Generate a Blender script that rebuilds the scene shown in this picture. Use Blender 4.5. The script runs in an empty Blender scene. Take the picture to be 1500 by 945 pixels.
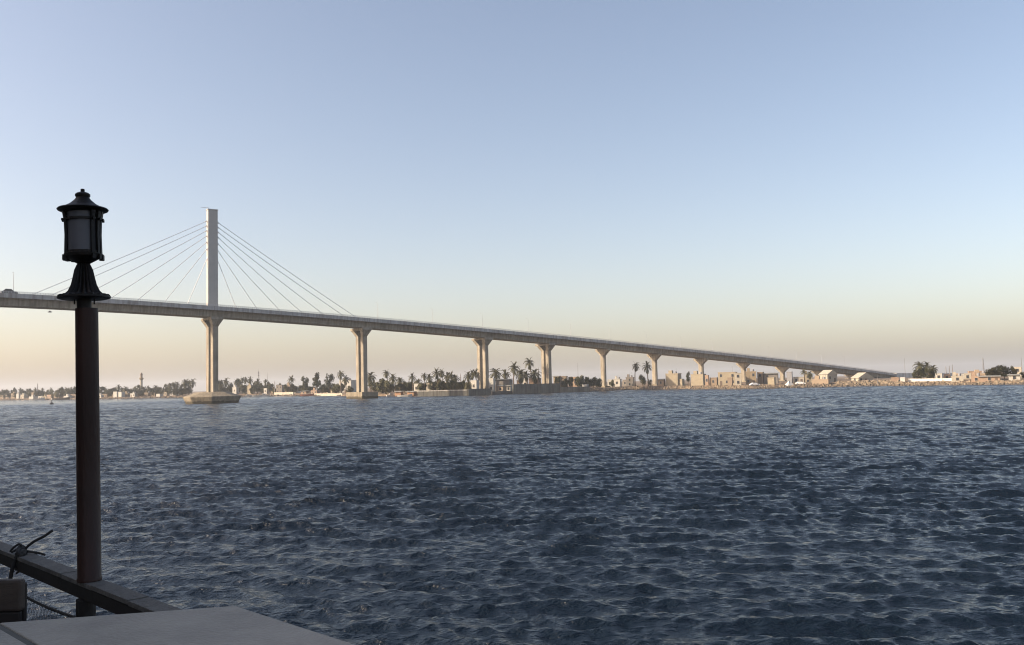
import bpy, math, random
import numpy as np
from mathutils import Vector, Matrix

random.seed(7); NR = np.random.default_rng(11)
S = bpy.context.scene
COL = S.collection
R = math.radians

# ---------------------------------------------------------------- camera, sky, sun, exposure
FPX, CX, CY, EYE = 1300.0, 750.0, 472.5, 5.0          # focal length in photo pixels, photo centre, eye height over water
PITCH, ROLL = math.atan(89.1 / FPX), R(1.36)
FW = Vector((0, math.cos(PITCH), math.sin(PITCH)))
R0 = Vector((1, 0, 0)); U0 = Vector((0, -math.sin(PITCH), math.cos(PITCH)))
RT = R0 * math.cos(ROLL) - U0 * math.sin(ROLL)
UP = U0 * math.cos(ROLL) + R0 * math.sin(ROLL)
cam = bpy.data.cameras.new('camera')
cam.sensor_width = 36; cam.lens = 36 * FPX / 1500; cam.clip_start = .05; cam.clip_end = 30000
camo = bpy.data.objects.new('camera', cam); COL.objects.link(camo)
M = Matrix((RT, UP, -FW)).transposed().to_4x4(); M.translation = (0, 0, EYE)
camo.matrix_world = M
S.camera = camo

SUN_EL, SUN_ROT = R(26), math.atan2(-1, -.20)
W = bpy.data.worlds.new('World'); S.world = W; W.use_nodes = True
nt = W.node_tree; nt.nodes.clear()
sky = nt.nodes.new('ShaderNodeTexSky'); sky.sky_type = 'NISHITA'; sky.sun_disc = False
sky.sun_elevation = SUN_EL; sky.sun_rotation = SUN_ROT
sky.air_density = .9; sky.dust_density = 2.4; sky.ozone_density = .5; sky.altitude = 0
bg = nt.nodes.new('ShaderNodeBackground'); bg.inputs[1].default_value = .15
wo = nt.nodes.new('ShaderNodeOutputWorld')
tint = nt.nodes.new('ShaderNodeMix'); tint.data_type = 'RGBA'; tint.blend_type = 'MULTIPLY'; tint.inputs[0].default_value = 1
tint.inputs[7].default_value = (1.105, .976, .905, 1)      # the photograph's white balance, even over the whole sky
nt.links.new(sky.outputs[0], tint.inputs[6]); nt.links.new(tint.outputs[2], bg.inputs[0]); nt.links.new(bg.outputs[0], wo.inputs[0])

sl = bpy.data.lights.new('sun', 'SUN'); sl.energy = 4.9; sl.angle = R(.6); sl.color = (1, .83, .62)
so = bpy.data.objects.new('sun', sl); COL.objects.link(so)
SUN = Vector((math.sin(SUN_ROT) * math.cos(SUN_EL), math.cos(SUN_ROT) * math.cos(SUN_EL), math.sin(SUN_EL)))
so.rotation_euler = SUN.to_track_quat('Z', 'Y').to_euler(); so.location = (-40, -20, 60)

S.view_settings.view_transform = 'Standard'; S.view_settings.look = 'None'
S.view_settings.exposure = 0.64; S.view_settings.gamma = 1
S.render.engine = 'CYCLES'
S.cycles.max_bounces = 5; S.cycles.volume_bounces = 0; S.cycles.use_denoising = True; S.cycles.sample_clamp_direct = 5; S.cycles.sample_clamp_indirect = 3; S.cycles.filter_width = 1.1

# ---------------------------------------------------------------- where a sight line of the photo meets the place
def ray(px, py): return FW * FPX + RT * (px - CX) + UP * (CY - py)
def at_y(px, py, y):
    d = ray(px, py); return Vector((0, 0, EYE)) + d * (y / d.y)
def at_z(px, py, z):
    d = ray(px, py); return Vector((0, 0, EYE)) + d * ((z - EYE) / d.z)
def hor(px): return 561.6 - (px - 750) * math.tan(ROLL)
def at_plane(px, py, p, n):
    d = ray(px, py); o = Vector((0, 0, EYE)); return o + d * ((p - o).dot(n) / d.dot(n))

# ---------------------------------------------------------------- materials
def mat(name, col, rough=.8, var=.25, scale=1.5, bump=0.0, bscale=None, spec=.4, metal=0.0, col2=None, stretch=None):
    m = bpy.data.materials.new(name); m.use_nodes = True
    n = m.node_tree.nodes; l = m.node_tree.links; b = n['Principled BSDF']
    b.inputs['Roughness'].default_value = rough; b.inputs['Specular IOR Level'].default_value = spec
    b.inputs['Metallic'].default_value = metal
    tc = n.new('ShaderNodeTexCoord'); src = tc.outputs['Object']
    if stretch:
        mp = n.new('ShaderNodeMapping'); mp.inputs['Scale'].default_value = stretch
        l.new(src, mp.inputs[0]); src = mp.outputs[0]
    no = n.new('ShaderNodeTexNoise'); no.inputs['Scale'].default_value = scale; no.inputs['Detail'].default_value = 6
    no.inputs['Roughness'].default_value = .65
    l.new(src, no.inputs['Vector'])
    cr = n.new('ShaderNodeValToRGB'); cr.color_ramp.elements[0].position = .3; cr.color_ramp.elements[1].position = .72
    c2 = col2 or tuple(min(1, c * (1 + var)) for c in col)
    cr.color_ramp.elements[0].color = tuple(c * (1 - var) for c in col) + (1,)
    cr.color_ramp.elements[1].color = tuple(c2) + (1,)
    l.new(no.outputs['Fac'], cr.inputs[0]); l.new(cr.outputs[0], b.inputs['Base Color'])
    if bump:
        n2 = n.new('ShaderNodeTexNoise'); n2.inputs['Scale'].default_value = bscale or scale * 6; n2.inputs['Detail'].default_value = 4
        l.new(src, n2.inputs['Vector'])
        bp = n.new('ShaderNodeBump'); bp.inputs['Strength'].default_value = bump; bp.inputs['Distance'].default_value = .05
        l.new(n2.outputs['Fac'], bp.inputs['Height']); l.new(bp.outputs[0], b.inputs['Normal'])
    return m

def mat_streaked(name, col, var=.22):
    """weathered concrete: broad blotches plus rain streaks that run down"""
    m = mat(name, col, .85, var, .25, .25, 3)
    n = m.node_tree.nodes; l = m.node_tree.links; b = n['Principled BSDF']
    tc = n.new('ShaderNodeTexCoord'); mp = n.new('ShaderNodeMapping'); mp.inputs['Scale'].default_value = (1.2, 1.2, .06)
    no = n.new('ShaderNodeTexNoise'); no.inputs['Scale'].default_value = 1; no.inputs['Detail'].default_value = 5
    l.new(tc.outputs['Object'], mp.inputs[0]); l.new(mp.outputs[0], no.inputs['Vector'])
    cr = n.new('ShaderNodeValToRGB'); cr.color_ramp.elements[0].position = .35; cr.color_ramp.elements[1].position = .6
    cr.color_ramp.elements[0].color = (.66, .63, .6, 1); cr.color_ramp.elements[1].color = (1, 1, 1, 1)
    mx = n.new('ShaderNodeMix'); mx.data_type = 'RGBA'; mx.blend_type = 'MULTIPLY'; mx.inputs[0].default_value = 1
    old = b.inputs['Base Color'].links[0].from_socket
    l.new(no.outputs['Fac'], cr.inputs[0]); l.new(old, mx.inputs[6]); l.new(cr.outputs[0], mx.inputs[7])
    l.new(mx.outputs[2], b.inputs['Base Color'])
    return m

MT = {}
MT['concrete'] = mat_streaked('concrete', (.295, .262, .21))
MT['parapet'] = mat_streaked('parapet_concrete', (.40, .395, .39))
MT['abutment'] = mat_streaked('abutment_concrete', (.56, .55, .53))
MT['pylon'] = mat('pylon_paint', (.37, .365, .35), .6, .08, .3, .05, 2)
MT['caisson'] = mat_streaked('caisson_concrete', (.25, .215, .16))
def tide_mark(m):
    n = m.node_tree.nodes; l = m.node_tree.links; b = n['Principled BSDF']
    tc = n.new('ShaderNodeTexCoord'); sx = n.new('ShaderNodeSeparateXYZ'); l.new(tc.outputs['Object'], sx.inputs[0])
    no = n.new('ShaderNodeTexNoise'); no.inputs['Scale'].default_value = .9; no.inputs['Detail'].default_value = 5; l.new(tc.outputs['Object'], no.inputs['Vector'])
    ad = n.new('ShaderNodeMath'); ad.operation = 'MULTIPLY_ADD'; ad.inputs[1].default_value = -1.6; l.new(no.outputs['Fac'], ad.inputs[0]); l.new(sx.outputs['Z'], ad.inputs[2])
    cr = n.new('ShaderNodeValToRGB'); cr.color_ramp.elements[0].position = .0; cr.color_ramp.elements[0].color = (.28, .27, .22, 1); cr.color_ramp.elements[1].position = .35; cr.color_ramp.elements[1].color = (1, 1, 1, 1)
    mx = n.new('ShaderNodeMix'); mx.data_type = 'RGBA'; mx.blend_type = 'MULTIPLY'; mx.inputs[0].default_value = 1
    old = b.inputs['Base Color'].links[0].from_socket
    l.new(ad.outputs[0], cr.inputs[0]); l.new(old, mx.inputs[6]); l.new(cr.outputs[0], mx.inputs[7]); l.new(mx.outputs[2], b.inputs['Base Color'])
tide_mark(MT['caisson'])                                 # slime up to the high-water line
MT['cable'] = mat('cable_sheath', (.74, .74, .73), .5, .1, 2)
MT['rail_steel'] = mat('galvanised_rail', (.42, .43, .45), .5, .15, 2, metal=.2)
MT['asphalt'] = mat('asphalt', (.05, .05, .052), .9, .2, .8, .3, 30)
MT['quay'] = mat_streaked('quay_concrete', (.15, .146, .128), .3)
MT['quay_light'] = mat_streaked('quay_cap', (.46, .44, .40), .2)
MT['sand'] = mat('bank_soil', (.145, .105, .068), .95, .35, .12, .5, 1.5)
MT['rubble'] = mat('rubble_stone', (.20, .16, .115), .9, .4, .35, .4, 2)
MT['dark_rubble'] = mat('wet_rubble', (.10, .085, .07), .8, .4, .4, .4, 2)
MT['leaf_palm'] = mat('palm_leaf', (.068, .066, .031), .7, .4, .8)
MT['leaf_dark'] = mat('dark_leaf', (.052, .055, .025), .75, .45, .7)
MT['leaf_olive'] = mat('olive_leaf', (.078, .074, .032), .75, .4, .7)
MT['trunk'] = mat('bark', (.14, .105, .075), .95, .35, 2, .5)
WALLS = []
for i, c in enumerate([(.55, .47, .34), (.47, .37, .25), (.66, .60, .49), (.40, .31, .23), (.72, .70, .64), (.52, .37, .27), (.33, .30, .27), (.60, .46, .33)]):
    WALLS.append(mat('house_wall_%d' % i, tuple(q * .56 for q in c), .9, .14, .5, .15, 4))
MT['glass_dark'] = mat('window_glass', (.035, .04, .05), .15, .2, 1, spec=.5)
MT['shutter'] = mat('window_frame', (.35, .30, .24), .7, .2, 2)
MT['door'] = mat('door_paint', (.12, .09, .07), .7, .3, 2)
MT['white_paint'] = mat('white_paint', (.50, .485, .45), .6, .1, 1)
MT['red_paint'] = mat('red_brown_paint', (.30, .12, .085), .7, .3, 1)
MT['rust'] = mat('rusty_sheet', (.34, .20, .12), .85, .35, .8)
MT['tank'] = mat('water_tank', (.22, .22, .23), .6, .2, 1)
MT['steel_mast'] = mat('mast_steel', (.18, .17, .17), .6, .2, 1)
MT['roof_sheet'] = mat('grey_sheet_roof', (.24, .24, .22), .7, .2, .6)
MT['tyre'] = mat('tyre', (.02, .02, .02), .9, .2, 3)
MT['car_white'] = mat('car_paint_white', (.75, .75, .74), .3, .04, 1, spec=.5)
MT['car_dark'] = mat('car_paint_dark', (.03, .03, .035), .3, .1, 1, spec=.5)
# foreground
MT['iron'] = mat('dark_lamp_iron', (.006, .0045, .004), .5, .35, 18, .15, 90, spec=.25)
MT['post_paint'] = mat('red_brown_post_paint', (.021, .0066, .004), .5, .45, 7, .12, 60, stretch=(1, 1, .25), spec=.3)
MT['post_dark'] = mat('dark_post', (.012, .010, .009), .7, .4, 9, .15, 60)
MT['beam'] = mat('dark_beam', (.010, .008, .007), .8, .3, 4, .06, 30)
MT['plank'] = mat('weathered_plank', (.095, .09, .082), .75, .4, 5, .4, 40, stretch=(2.5, 1, 1))
MT['rope'] = mat('dark_rope', (.030, .028, .027), .8, .35, 30, .4, 200)
MT['wire'] = mat('net_wire', (.10, .10, .10), .6, .2, 20)
MT['table'] = mat('grey_tabletop', (.275, .25, .21), .55, .2, 3.2, .25, 70, spec=.35)
MT['table_strip'] = mat('tabletop_joint', (.075, .072, .06), .7, .2, 12)
MT['table_leg'] = mat('table_leg_metal', (.05, .05, .05), .5, .2, 5)
MT['chair'] = mat('brown_chair_panel', (.05, .036, .028), .6, .3, 10, .25, 120, stretch=(1, 1, 4))
MT['chair_frame'] = mat('chair_frame', (.014, .010, .008), .6, .3, 8)
MT['floor'] = mat('terrace_floor', (.22, .20, .18), .8, .2, 2, .2, 20)
MT['stucco'] = mat('shade_block_wall', (.46, .40, .33), .9, .12, .8, .2, 10)
def frosted():
    m = mat('frosted_lantern_glass', (.075, .08, .095), .35, .1, 8)
    b = m.node_tree.nodes['Principled BSDF']
    b.inputs['Transmission Weight'].default_value = .25; b.inputs['Roughness'].default_value = .45
    return m
MT['frost'] = frosted()

# ---------------------------------------------------------------- mesh builder
class MB:
    def __init__(s): s.v = []; s.f = []
    def add(s, vs, fs):
        o = len(s.v); s.v += [tuple(v) for v in vs]; s.f += [tuple(i + o for i in f) for f in fs]; return s
    def hexa(s, p):                                     # 8 corners: bottom 4 (ccw from above), top 4
        return s.add(p, [(3, 2, 1, 0), (4, 5, 6, 7), (0, 1, 5, 4), (1, 2, 6, 5), (2, 3, 7, 6), (3, 0, 4, 7)])
    def box(s, x0, x1, y0, y1, z0, z1):
        return s.hexa([(x0, y0, z0), (x1, y0, z0), (x1, y1, z0), (x0, y1, z0), (x0, y0, z1), (x1, y0, z1), (x1, y1, z1), (x0, y1, z1)])
    def obox(s, c, u, v, w):                            # centre, three half-axis vectors
        c, u, v, w = map(Vector, (c, u, v, w))
        return s.hexa([c - u - v - w, c + u - v - w, c + u + v - w, c - u + v - w, c - u - v + w, c + u - v + w, c + u + v + w, c - u + v + w])
    def loft(s, rings, cap=True, closed=True):
        n = len(rings[0]); vs = [v for r in rings for v in r]; fs = []
        for i in range(len(rings) - 1):
            for j in range(n if closed else n - 1):
                a, b = i * n + j, i * n + (j + 1) % n
                fs.append((a, b, b + n, a + n))
        if cap and closed:
            fs.append(tuple(reversed(range(n)))); fs.append(tuple(range((len(rings) - 1) * n, len(rings) * n)))
        return s.add(vs, fs)
    def lathe(s, prof, n=24, c=(0, 0, 0), flute=None):
        rings = []
        for r, z in prof:
            ring = []
            for j in range(n):
                a = 2 * math.pi * j / n
                rr = r * (1 - (flute(z) if flute else 0) * (.5 + .5 * math.cos(a * (n // 4))))
                ring.append((c[0] + rr * math.cos(a), c[1] + rr * math.sin(a), c[2] + z))
            rings.append(ring)
        return s.loft(rings)
    def tube(s, pts, r, n=8):
        pts = [Vector(p) for p in pts]; rings = []
        for i, p in enumerate(pts):
            t = (pts[min(i + 1, len(pts) - 1)] - pts[max(i - 1, 0)]).normalized()
            a = t.cross(Vector((0, 0, 1)) if abs(t.z) < .9 else Vector((1, 0, 0))).normalized(); b = t.cross(a)
            rr = r[i] if isinstance(r, (list, tuple)) else r
            rings.append([p + (a * math.cos(2 * math.pi * j / n) + b * math.sin(2 * math.pi * j / n)) * rr for j in range(n)])
        return s.loft(rings)
    def mesh(s, name, off=(0, 0, 0), smooth=False):
        me = bpy.data.meshes.new(name)
        me.from_pydata([(v[0] - off[0], v[1] - off[1], v[2] - off[2]) for v in s.v], [], s.f)
        if smooth: me.polygons.foreach_set('use_smooth', [True] * len(me.polygons))
        me.update(); return me
    def build(s, name, m, parent=None, off=(0, 0, 0), smooth=False, bevel=0):
        me = s.mesh(name, off, smooth); me.materials.append(m)
        return link(name, me, parent, bevel)
def link(name, me, parent=None, bevel=0):
    o = bpy.data.objects.new(name, me); COL.objects.link(o); o.parent = parent
    if bevel:
        b = o.modifiers.new('bevel', 'BEVEL'); b.width = bevel; b.segments = 2; b.limit_method = 'ANGLE'
    return o
def tag(o, label=None, cat=None, group=None, kind=None):
    if label: o['label'] = label
    if cat: o['category'] = cat
    if group: o['group'] = group
    if kind: o['kind'] = kind
    return o
def empty(name, loc, rz=0, label=None, cat=None, group=None):
    o = bpy.data.objects.new(name, None); COL.objects.link(o); o.location = loc; o.rotation_euler = (0, 0, rz)
    o.empty_display_size = .5
    return tag(o, label, cat, group)
def copy_tree(o, parent=None):
    c = o.copy(); COL.objects.link(c); c.parent = parent
    for ch in [q for q in o.children]: copy_tree(ch, c)
    return c

# ---------------------------------------------------------------- the far bank's shoreline (read from the waterline in the photo)
WL = [(-260, 588.5), (-100, 587.5), (0, 586.6), (60, 586), (110, 585.5), (160, 584.6), (210, 583.6), (262, 582.6), (345, 580.8), (430, 580), (486, 580), (520, 580.6), (560, 580.6),
      (600, 581.2), (650, 580.4), (700, 579.2), (760, 576.8), (830, 574.8), (862, 574), (880, 573.2), (930, 571.3), (1000, 570.4), (1100, 570.2), (1200, 567.6),
      (1300, 565.6), (1400, 564.4), (1500, 563.4), (1600, 562.2), (1800, 560)]
SH = [at_z(x, y, 0.0) for x, y in WL]
SHX = np.array([-4000, -1500] + [p.x for p in SH] + [420, 1200, 4000]); SHY = np.array([1500, 1150] + [p.y for p in SH] + [170, 60, -300])
_o = np.argsort(SHX); SHX = SHX[_o]; SHY = SHY[_o]
def shore_y(x): return float(np.interp(x, SHX, SHY))
DR = np.array([-14, -3, 0, 2.5, 7, 16, 40, 120, 9000.]); DZ = np.array([-2.2, -.7, 0.02, .65, 1.25, 1.7, 2.0, 2.3, 2.4])
def ground_z(x, y): return float(np.interp(y - shore_y(x), DR, DZ))
def spot(px, y):                                         # a place on the far bank seen at column px, y metres ahead
    p = at_y(px, hor(px), y); return Vector((p.x, y, ground_z(p.x, y)))
def ztop(px, py, y): return at_y(px, py, y).z
def back(px, d): 
    """distance ahead of a spot d metres behind the waterline in column px"""
    lo, hi = 150, 3000
    for _ in range(40):
        m_ = (lo + hi) / 2
        if m_ - shore_y(at_y(px, hor(px), m_).x) < d: lo = m_
        else: hi = m_
    return hi

# ---------------------------------------------------------------- terrain
def terrain():
    xs = np.unique(np.concatenate([np.linspace(-560, 260, 420), [-6000, -4000, -2500, -1500, -1000, -750, 300, 360, 420, 600, 900, 1300, 2000, 4000, 6000]]))
    ds = np.array([-14, -6, -3, -1.2, 0, 1, 2.5, 4.5, 7, 11, 16, 25, 40, 70, 120, 300, 800, 2000, 4500])
    V = []
    for x in xs:
        y0 = shore_y(x) if -4000 <= x <= 4000 else shore_y(max(-4000, min(4000, x)))
        for d in ds:
            j = random.uniform(-1.2, 1.2) if -7 < d < 10 and abs(x) < 560 else 0
            V.append((x, y0 + d + j, float(np.interp(d, DR, DZ)) + (random.uniform(-.3, .25) if 0 < d < 100 else 0)))
    n = len(ds)
    F = [(i * n + j, (i + 1) * n + j, (i + 1) * n + j + 1, i * n + j + 1) for i in range(len(xs) - 1) for j in range(n - 1)]
    b = MB(); b.v = V; b.f = F
    tag(b.build('far_bank_ground', MT['sand']), kind='structure')
terrain()

# ---------------------------------------------------------------- the river: wind chop as real geometry
def river():
    rows = [.3, 2.0, 4.0, 6.0]; r = 6.0
    while r < 460:
        r += min(max(.0034 * r, .04), .5); rows.append(r)
    while r < 1000: r += .55 + (r - 460) * .006; rows.append(r)
    rows += [1100, 1400, 2000, 3500, 6500]
    r = np.array(rows, np.float32)
    dense = np.arange(-R(36), R(36), .00225)
    coarse = np.linspace(R(36), 2 * math.pi - R(36), 44)
    th = np.concatenate([dense, coarse[:-1]]).astype(np.float32)
    rr, tt = np.meshgrid(r, th, indexing='ij')
    X = (rr * np.sin(tt)).astype(np.float32); Y = (rr * np.cos(tt)).astype(np.float32)
    Z = np.zeros_like(X); DXm = np.zeros_like(X); DYm = np.zeros_like(X)
    sp = np.gradient(r)
    N = 130
    lam = np.exp(np.linspace(math.log(.2), math.log(6.0), N))
    wind = R(262)                                        # direction the chop runs
    for i, L in enumerate(lam):
        L = L * NR.uniform(.97, 1.03)
        a = wind + NR.normal(0, R(20 if L > .9 else 29)); k = 2 * math.pi / L; ph = NR.uniform(0, 6.28)
        shape = 0.85 * math.exp(-(math.log(L / 1.4) / .5) ** 2) + 1.3 * math.exp(-(math.log(L / .5) / .5) ** 2)
        amp = .060 * (.22 + .78 * shape) / k
        if L > 2.0: amp *= (2.0 / L) ** .9
        w = np.clip((L / sp - 1.0) / .9, 0, 1).astype(np.float32)
        idx = np.nonzero(w > 0)[0]
        if len(idx) == 0: continue
        i0, i1 = idx[0], idx[-1] + 1
        arg = (X[i0:i1] * np.float32(k * math.cos(a)) + Y[i0:i1] * np.float32(k * math.sin(a)) + np.float32(ph))
        s_, c_ = np.sin(arg), np.cos(arg); ww = w[i0:i1, None] * np.float32(amp)
        Z[i0:i1] += ww * c_
        q = ww * np.float32(.82) * s_
        DXm[i0:i1] -= q * np.float32(math.cos(a)); DYm[i0:i1] -= q * np.float32(math.sin(a))
    # gusts: broad patches of livelier and calmer water
    g = np.ones_like(X)
    for L, A in ((26, .16), (47, .16), (80, .14), (15, .12)):
        a = NR.uniform(0, 6.28); b2 = a + 1.4
        g += np.float32(A) * np.sin(X * np.float32(6.28 / L * math.cos(a)) + Y * np.float32(6.28 / L * math.sin(a)) + np.float32(NR.uniform(0, 6))) * np.sin(X * np.float32(6.28 / (1.7 * L) * math.cos(b2)) + Y * np.float32(6.28 / (1.7 * L) * math.sin(b2)))
    Z *= g; X += DXm * g; Y += DYm * g
    nr, nc = X.shape
    co = np.stack([X, Y, Z], -1).reshape(-1, 3).astype(np.float32)
    ii = np.arange(nr - 1)[:, None] * nc; jj = np.arange(nc)[None, :]; j2 = (np.arange(nc) + 1)[None, :] % nc
    q = np.stack([ii + jj, ii + nc + jj, ii + nc + j2, ii + j2], -1).reshape(-1, 4).astype(np.int32)[:, ::-1]
    me = bpy.data.meshes.new('river')
    me.vertices.add(len(co)); me.vertices.foreach_set('co', co.ravel())
    me.loops.add(q.size); me.loops.foreach_set('vertex_index', np.ascontiguousarray(q).ravel())
    me.polygons.add(len(q)); me.polygons.foreach_set('loop_start', np.arange(0, q.size, 4, dtype=np.int32))
    me.polygons.foreach_set('use_smooth', np.ones(len(q), bool))
    me.update(calc_edges=True)
    m = bpy.data.materials.new('river_water'); m.use_nodes = True
    n = m.node_tree.nodes; l = m.node_tree.links; b = n['Principled BSDF']
    b.inputs['Base Color'].default_value = (.004, .009, .0165, 1)
    b.inputs['Roughness'].default_value = .11; b.inputs['IOR'].default_value = 1.333
    tc = n.new('ShaderNodeTexCoord')
    def noise(sc, det, st):
        mp = n.new('ShaderNodeMapping'); mp.inputs['Rotation'].default_value = (0, 0, R(-8)); mp.inputs['Scale'].default_value = (.95, 1.5, 1)
        t = n.new('ShaderNodeTexNoise'); t.inputs['Scale'].default_value = sc; t.inputs['Detail'].default_value = det
        l.new(tc.outputs['Object'], mp.inputs[0]); l.new(mp.outputs[0], t.inputs['Vector']); return t
    n1 = noise(3.4, 3, 1); n2 = noise(11, 3, 1)
    bp = n.new('ShaderNodeBump'); bp.inputs['Strength'].default_value = 1; bp.inputs['Distance'].default_value = .12
    bp2 = n.new('ShaderNodeBump'); bp2.inputs['Strength'].default_value = 1; bp2.inputs['Distance'].default_value = .03
    l.new(n1.outputs['Fac'], bp.inputs['Height']); l.new(n2.outputs['Fac'], bp2.inputs['Height'])
    l.new(bp.outputs[0], bp2.inputs['Normal']); l.new(bp2.outputs[0], b.inputs['Normal'])
    me.materials.append(m)
    tag(link('river_water', me), kind='structure')
river()

# ---------------------------------------------------------------- the bridge
SPAN = 40.0
P0 = at_y(708, hor(708), 427.0); P0.z = 0
_d = ray(2407, hor(2407)); BD = Vector((_d.x, _d.y, 0)).normalized()           # along the bridge
BN = Vector((BD.y, -BD.x, 0))                                                  # across, towards the camera
HW = 6.5
RAILPX = [(0, 426), (60, 429.5), (170, 436), (311, 444), (420, 453), (530, 463), (620, 471.5), (708, 480), (801, 488.5), (885, 496.5), (960, 504),
          (1028, 511), (1090, 518), (1147, 525), (1198, 531.5), (1250, 538), (1300, 544)]
_s, _z = [], []
for x, y in RAILPX:
    p = at_plane(x, y, P0 + BN * HW, BN); _s.append((p - P0).dot(BD)); _z.append(p.z)
_pf = np.polyfit(np.array(_s) / 100, np.array(_z), 4)
RAIL_H = 1.45
def road(s):
    if s < min(_s): s0 = min(_s); return road(s0) + (s - s0) * .012
    return float(np.polyval(_pf, s / 100)) - RAIL_H
S0, S1 = -8 * SPAN, 9.25 * SPAN
def bp(s, t, z): v = P0 + BD * s + BN * t; return Vector((v.x, v.y, z))
K = [-3.27, -1.635, 0, 1, 2, 3, 4, 5, 6, 7, 8]
PYL = K[0] * SPAN
bridge = empty('bridge', (P0.x, P0.y, 0), 0, 'long concrete cable-stayed bridge sloping down across the river from left to right', 'bridge')
BO = (P0.x, P0.y, 0)
SS = [S0 + (S1 - S0) * i / 170 for i in range(171)]
def sweep(prof, ss=SS, z=road):
    b = MB(); b.loft([[bp(s, t, z(s) + h) for t, h in prof] for s in ss]); return b
# girder per span so that the joints over the piers are real
EDG = [S0] + [k * SPAN for k in K] + [S1]
for a, b_ in zip(EDG[:-1], EDG[1:]):
    ss = [a + .03 + (b_ - a - .06) * i / 14 for i in range(15)]
    g = sweep([(-HW + .1, 0), (-HW + .1, -.28), (-4.3, -.62), (-3.9, -3.2), (3.9, -3.2), (4.3, -.62), (HW - .1, -.28), (HW - .1, 0)], ss)
    g.build('deck_girder', MT['concrete'], bridge, BO)
sweep([(-HW + .5, .004), (-HW + .5, .06), (HW - .5, .06), (HW - .5, .004)]).build('road_surface', MT['asphalt'], bridge, BO)
for sgn in (1, -1):
    a = sweep([(sgn * (HW + .12), -.80), (sgn * (HW - .16), -.80), (sgn * (HW - .16), .15), (sgn * (HW - .02), .78), (sgn * (HW + .12), .78)][::sgn])
    a.build('parapet', MT['parapet'], bridge, BO)
    rb = MB()
    for h in (.98, 1.2, 1.42):
        rb.loft([[bp(s, sgn * HW + t, road(s) + h + q) for t, q in ((-.04, -.04), (.04, -.04), (.04, .04), (-.04, .04))] for s in SS])
    s = S0 + .5
    while s < S1:
        rb.obox(bp(s, sgn * HW, road(s) + 1.09), BD * .045, BN * .045, (0, 0, .315)); s += .8
    tag(rb.build('railing', MT['rail_steel'], bridge, BO), kind='stuff')
# piers
def blade(b, s, z0, z1, tt, w, wtop, flare, ch=.3, ztaper=0):
    def ring(ww, z, t2):
        h = ww / 2; c = min(ch, t2 * .35)
        return [bp(s + x, y, z) for x, y in ((-t2 / 2, -h + c), (-t2 / 2 + c, -h), (t2 / 2 - c, -h), (t2 / 2, -h + c), (t2 / 2, h - c), (t2 / 2 - c, h), (-t2 / 2 + c, h), (-t2 / 2, h - c))]
    b.loft([ring(w, z0, tt), ring(w, z1 - flare, tt), ring(w + (wtop - w) * .32, z1 - flare * .72, tt), ring(wtop, z1 - flare * .22, tt), ring(wtop, z1, tt)])
for i, k in enumerate(K):
    s = k * SPAN; zt = road(s) - 3.25
    g = P0 + BD * s; gz = ground_z(g.x, g.y)
    if i < 4:
        z0 = [4.0, 2.6, gz - .5, gz - .5][i]
        al, w, off = (2.1, 2.7, 2.5) if i == 0 else (2.0, 2.3, 2.2 if i < 3 else 1.75)
        for sg in (-1, 1):                               # two columns side by side that lean apart under the deck
            b1 = MB(); F = 2.7; rings = []
            for z, o_, ww, fa in ((z0, off, w, 0), (zt - 1.0 - F, off, w, 0), (zt - 1.0 - F * .66, off + .75, w * 1.05, .35), (zt - 1.0, off + 1.7, w * 1.15, 1.3)):
                c = .12; h, t2 = ww / 2, al / 2 + fa
                rings.append([bp(s + x, sg * o_ + y, z) for x, y in ((-t2, -h + c), (-t2 + c, -h), (t2 - c, -h), (t2, -h + c), (t2, h - c), (t2 - c, h), (-t2 + c, h), (-t2, h - c))])
            b1.loft(rings); pr = b1.build('pier', MT['concrete'], bridge, BO)
        b1 = MB(); b1.obox(bp(s, 0, zt - .5), BD * (al / 2 + 1.4), BN * 5.6, (0, 0, .498)); b1.build('pier_cap', MT['concrete'], pr, BO, bevel=.05)
    else:
        fl = min(3.7, max(1.8, (zt - gz) * .40)); b1 = MB(); blade(b1, s, gz - .5, zt, 1.9, 3.2, 10.6, fl, .45)
        pr = b1.build('pier', MT['concrete'], bridge, BO)
        b1 = MB(); c = bp(s, 0, gz + .05); b1.obox(c, BD * 2, BN * 3, (0, 0, .55)); b1.build('pier_footing', MT['caisson'], pr, BO)
    if i == 0:                                           # the caisson that the pylon pier stands on
        b = MB(); rings = []
        for rad, z in ((9.7, -2.0), (10.0, -.1), (11.2, 2.5), (11.2, 2.75), (8.6, 3.55), (6.4, 4.35), (4.4, 4.45)):
            rings.append([bp(s + rad * .95 * math.cos(a), rad * 1.05 * math.sin(a), z) for a in [R(22.5 + 45 * j) for j in range(8)]])
        b.loft(rings); o = b.build('caisson', MT['caisson'], pr, BO, bevel=.06)
    if i == 1:
        b = MB(); b.obox(bp(s, 0, .6), BD * 3.9, BN * 7.2, (0, 0, 2.2)); b.build('pile_cap', MT['caisson'], pr, BO, bevel=.1)
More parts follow.
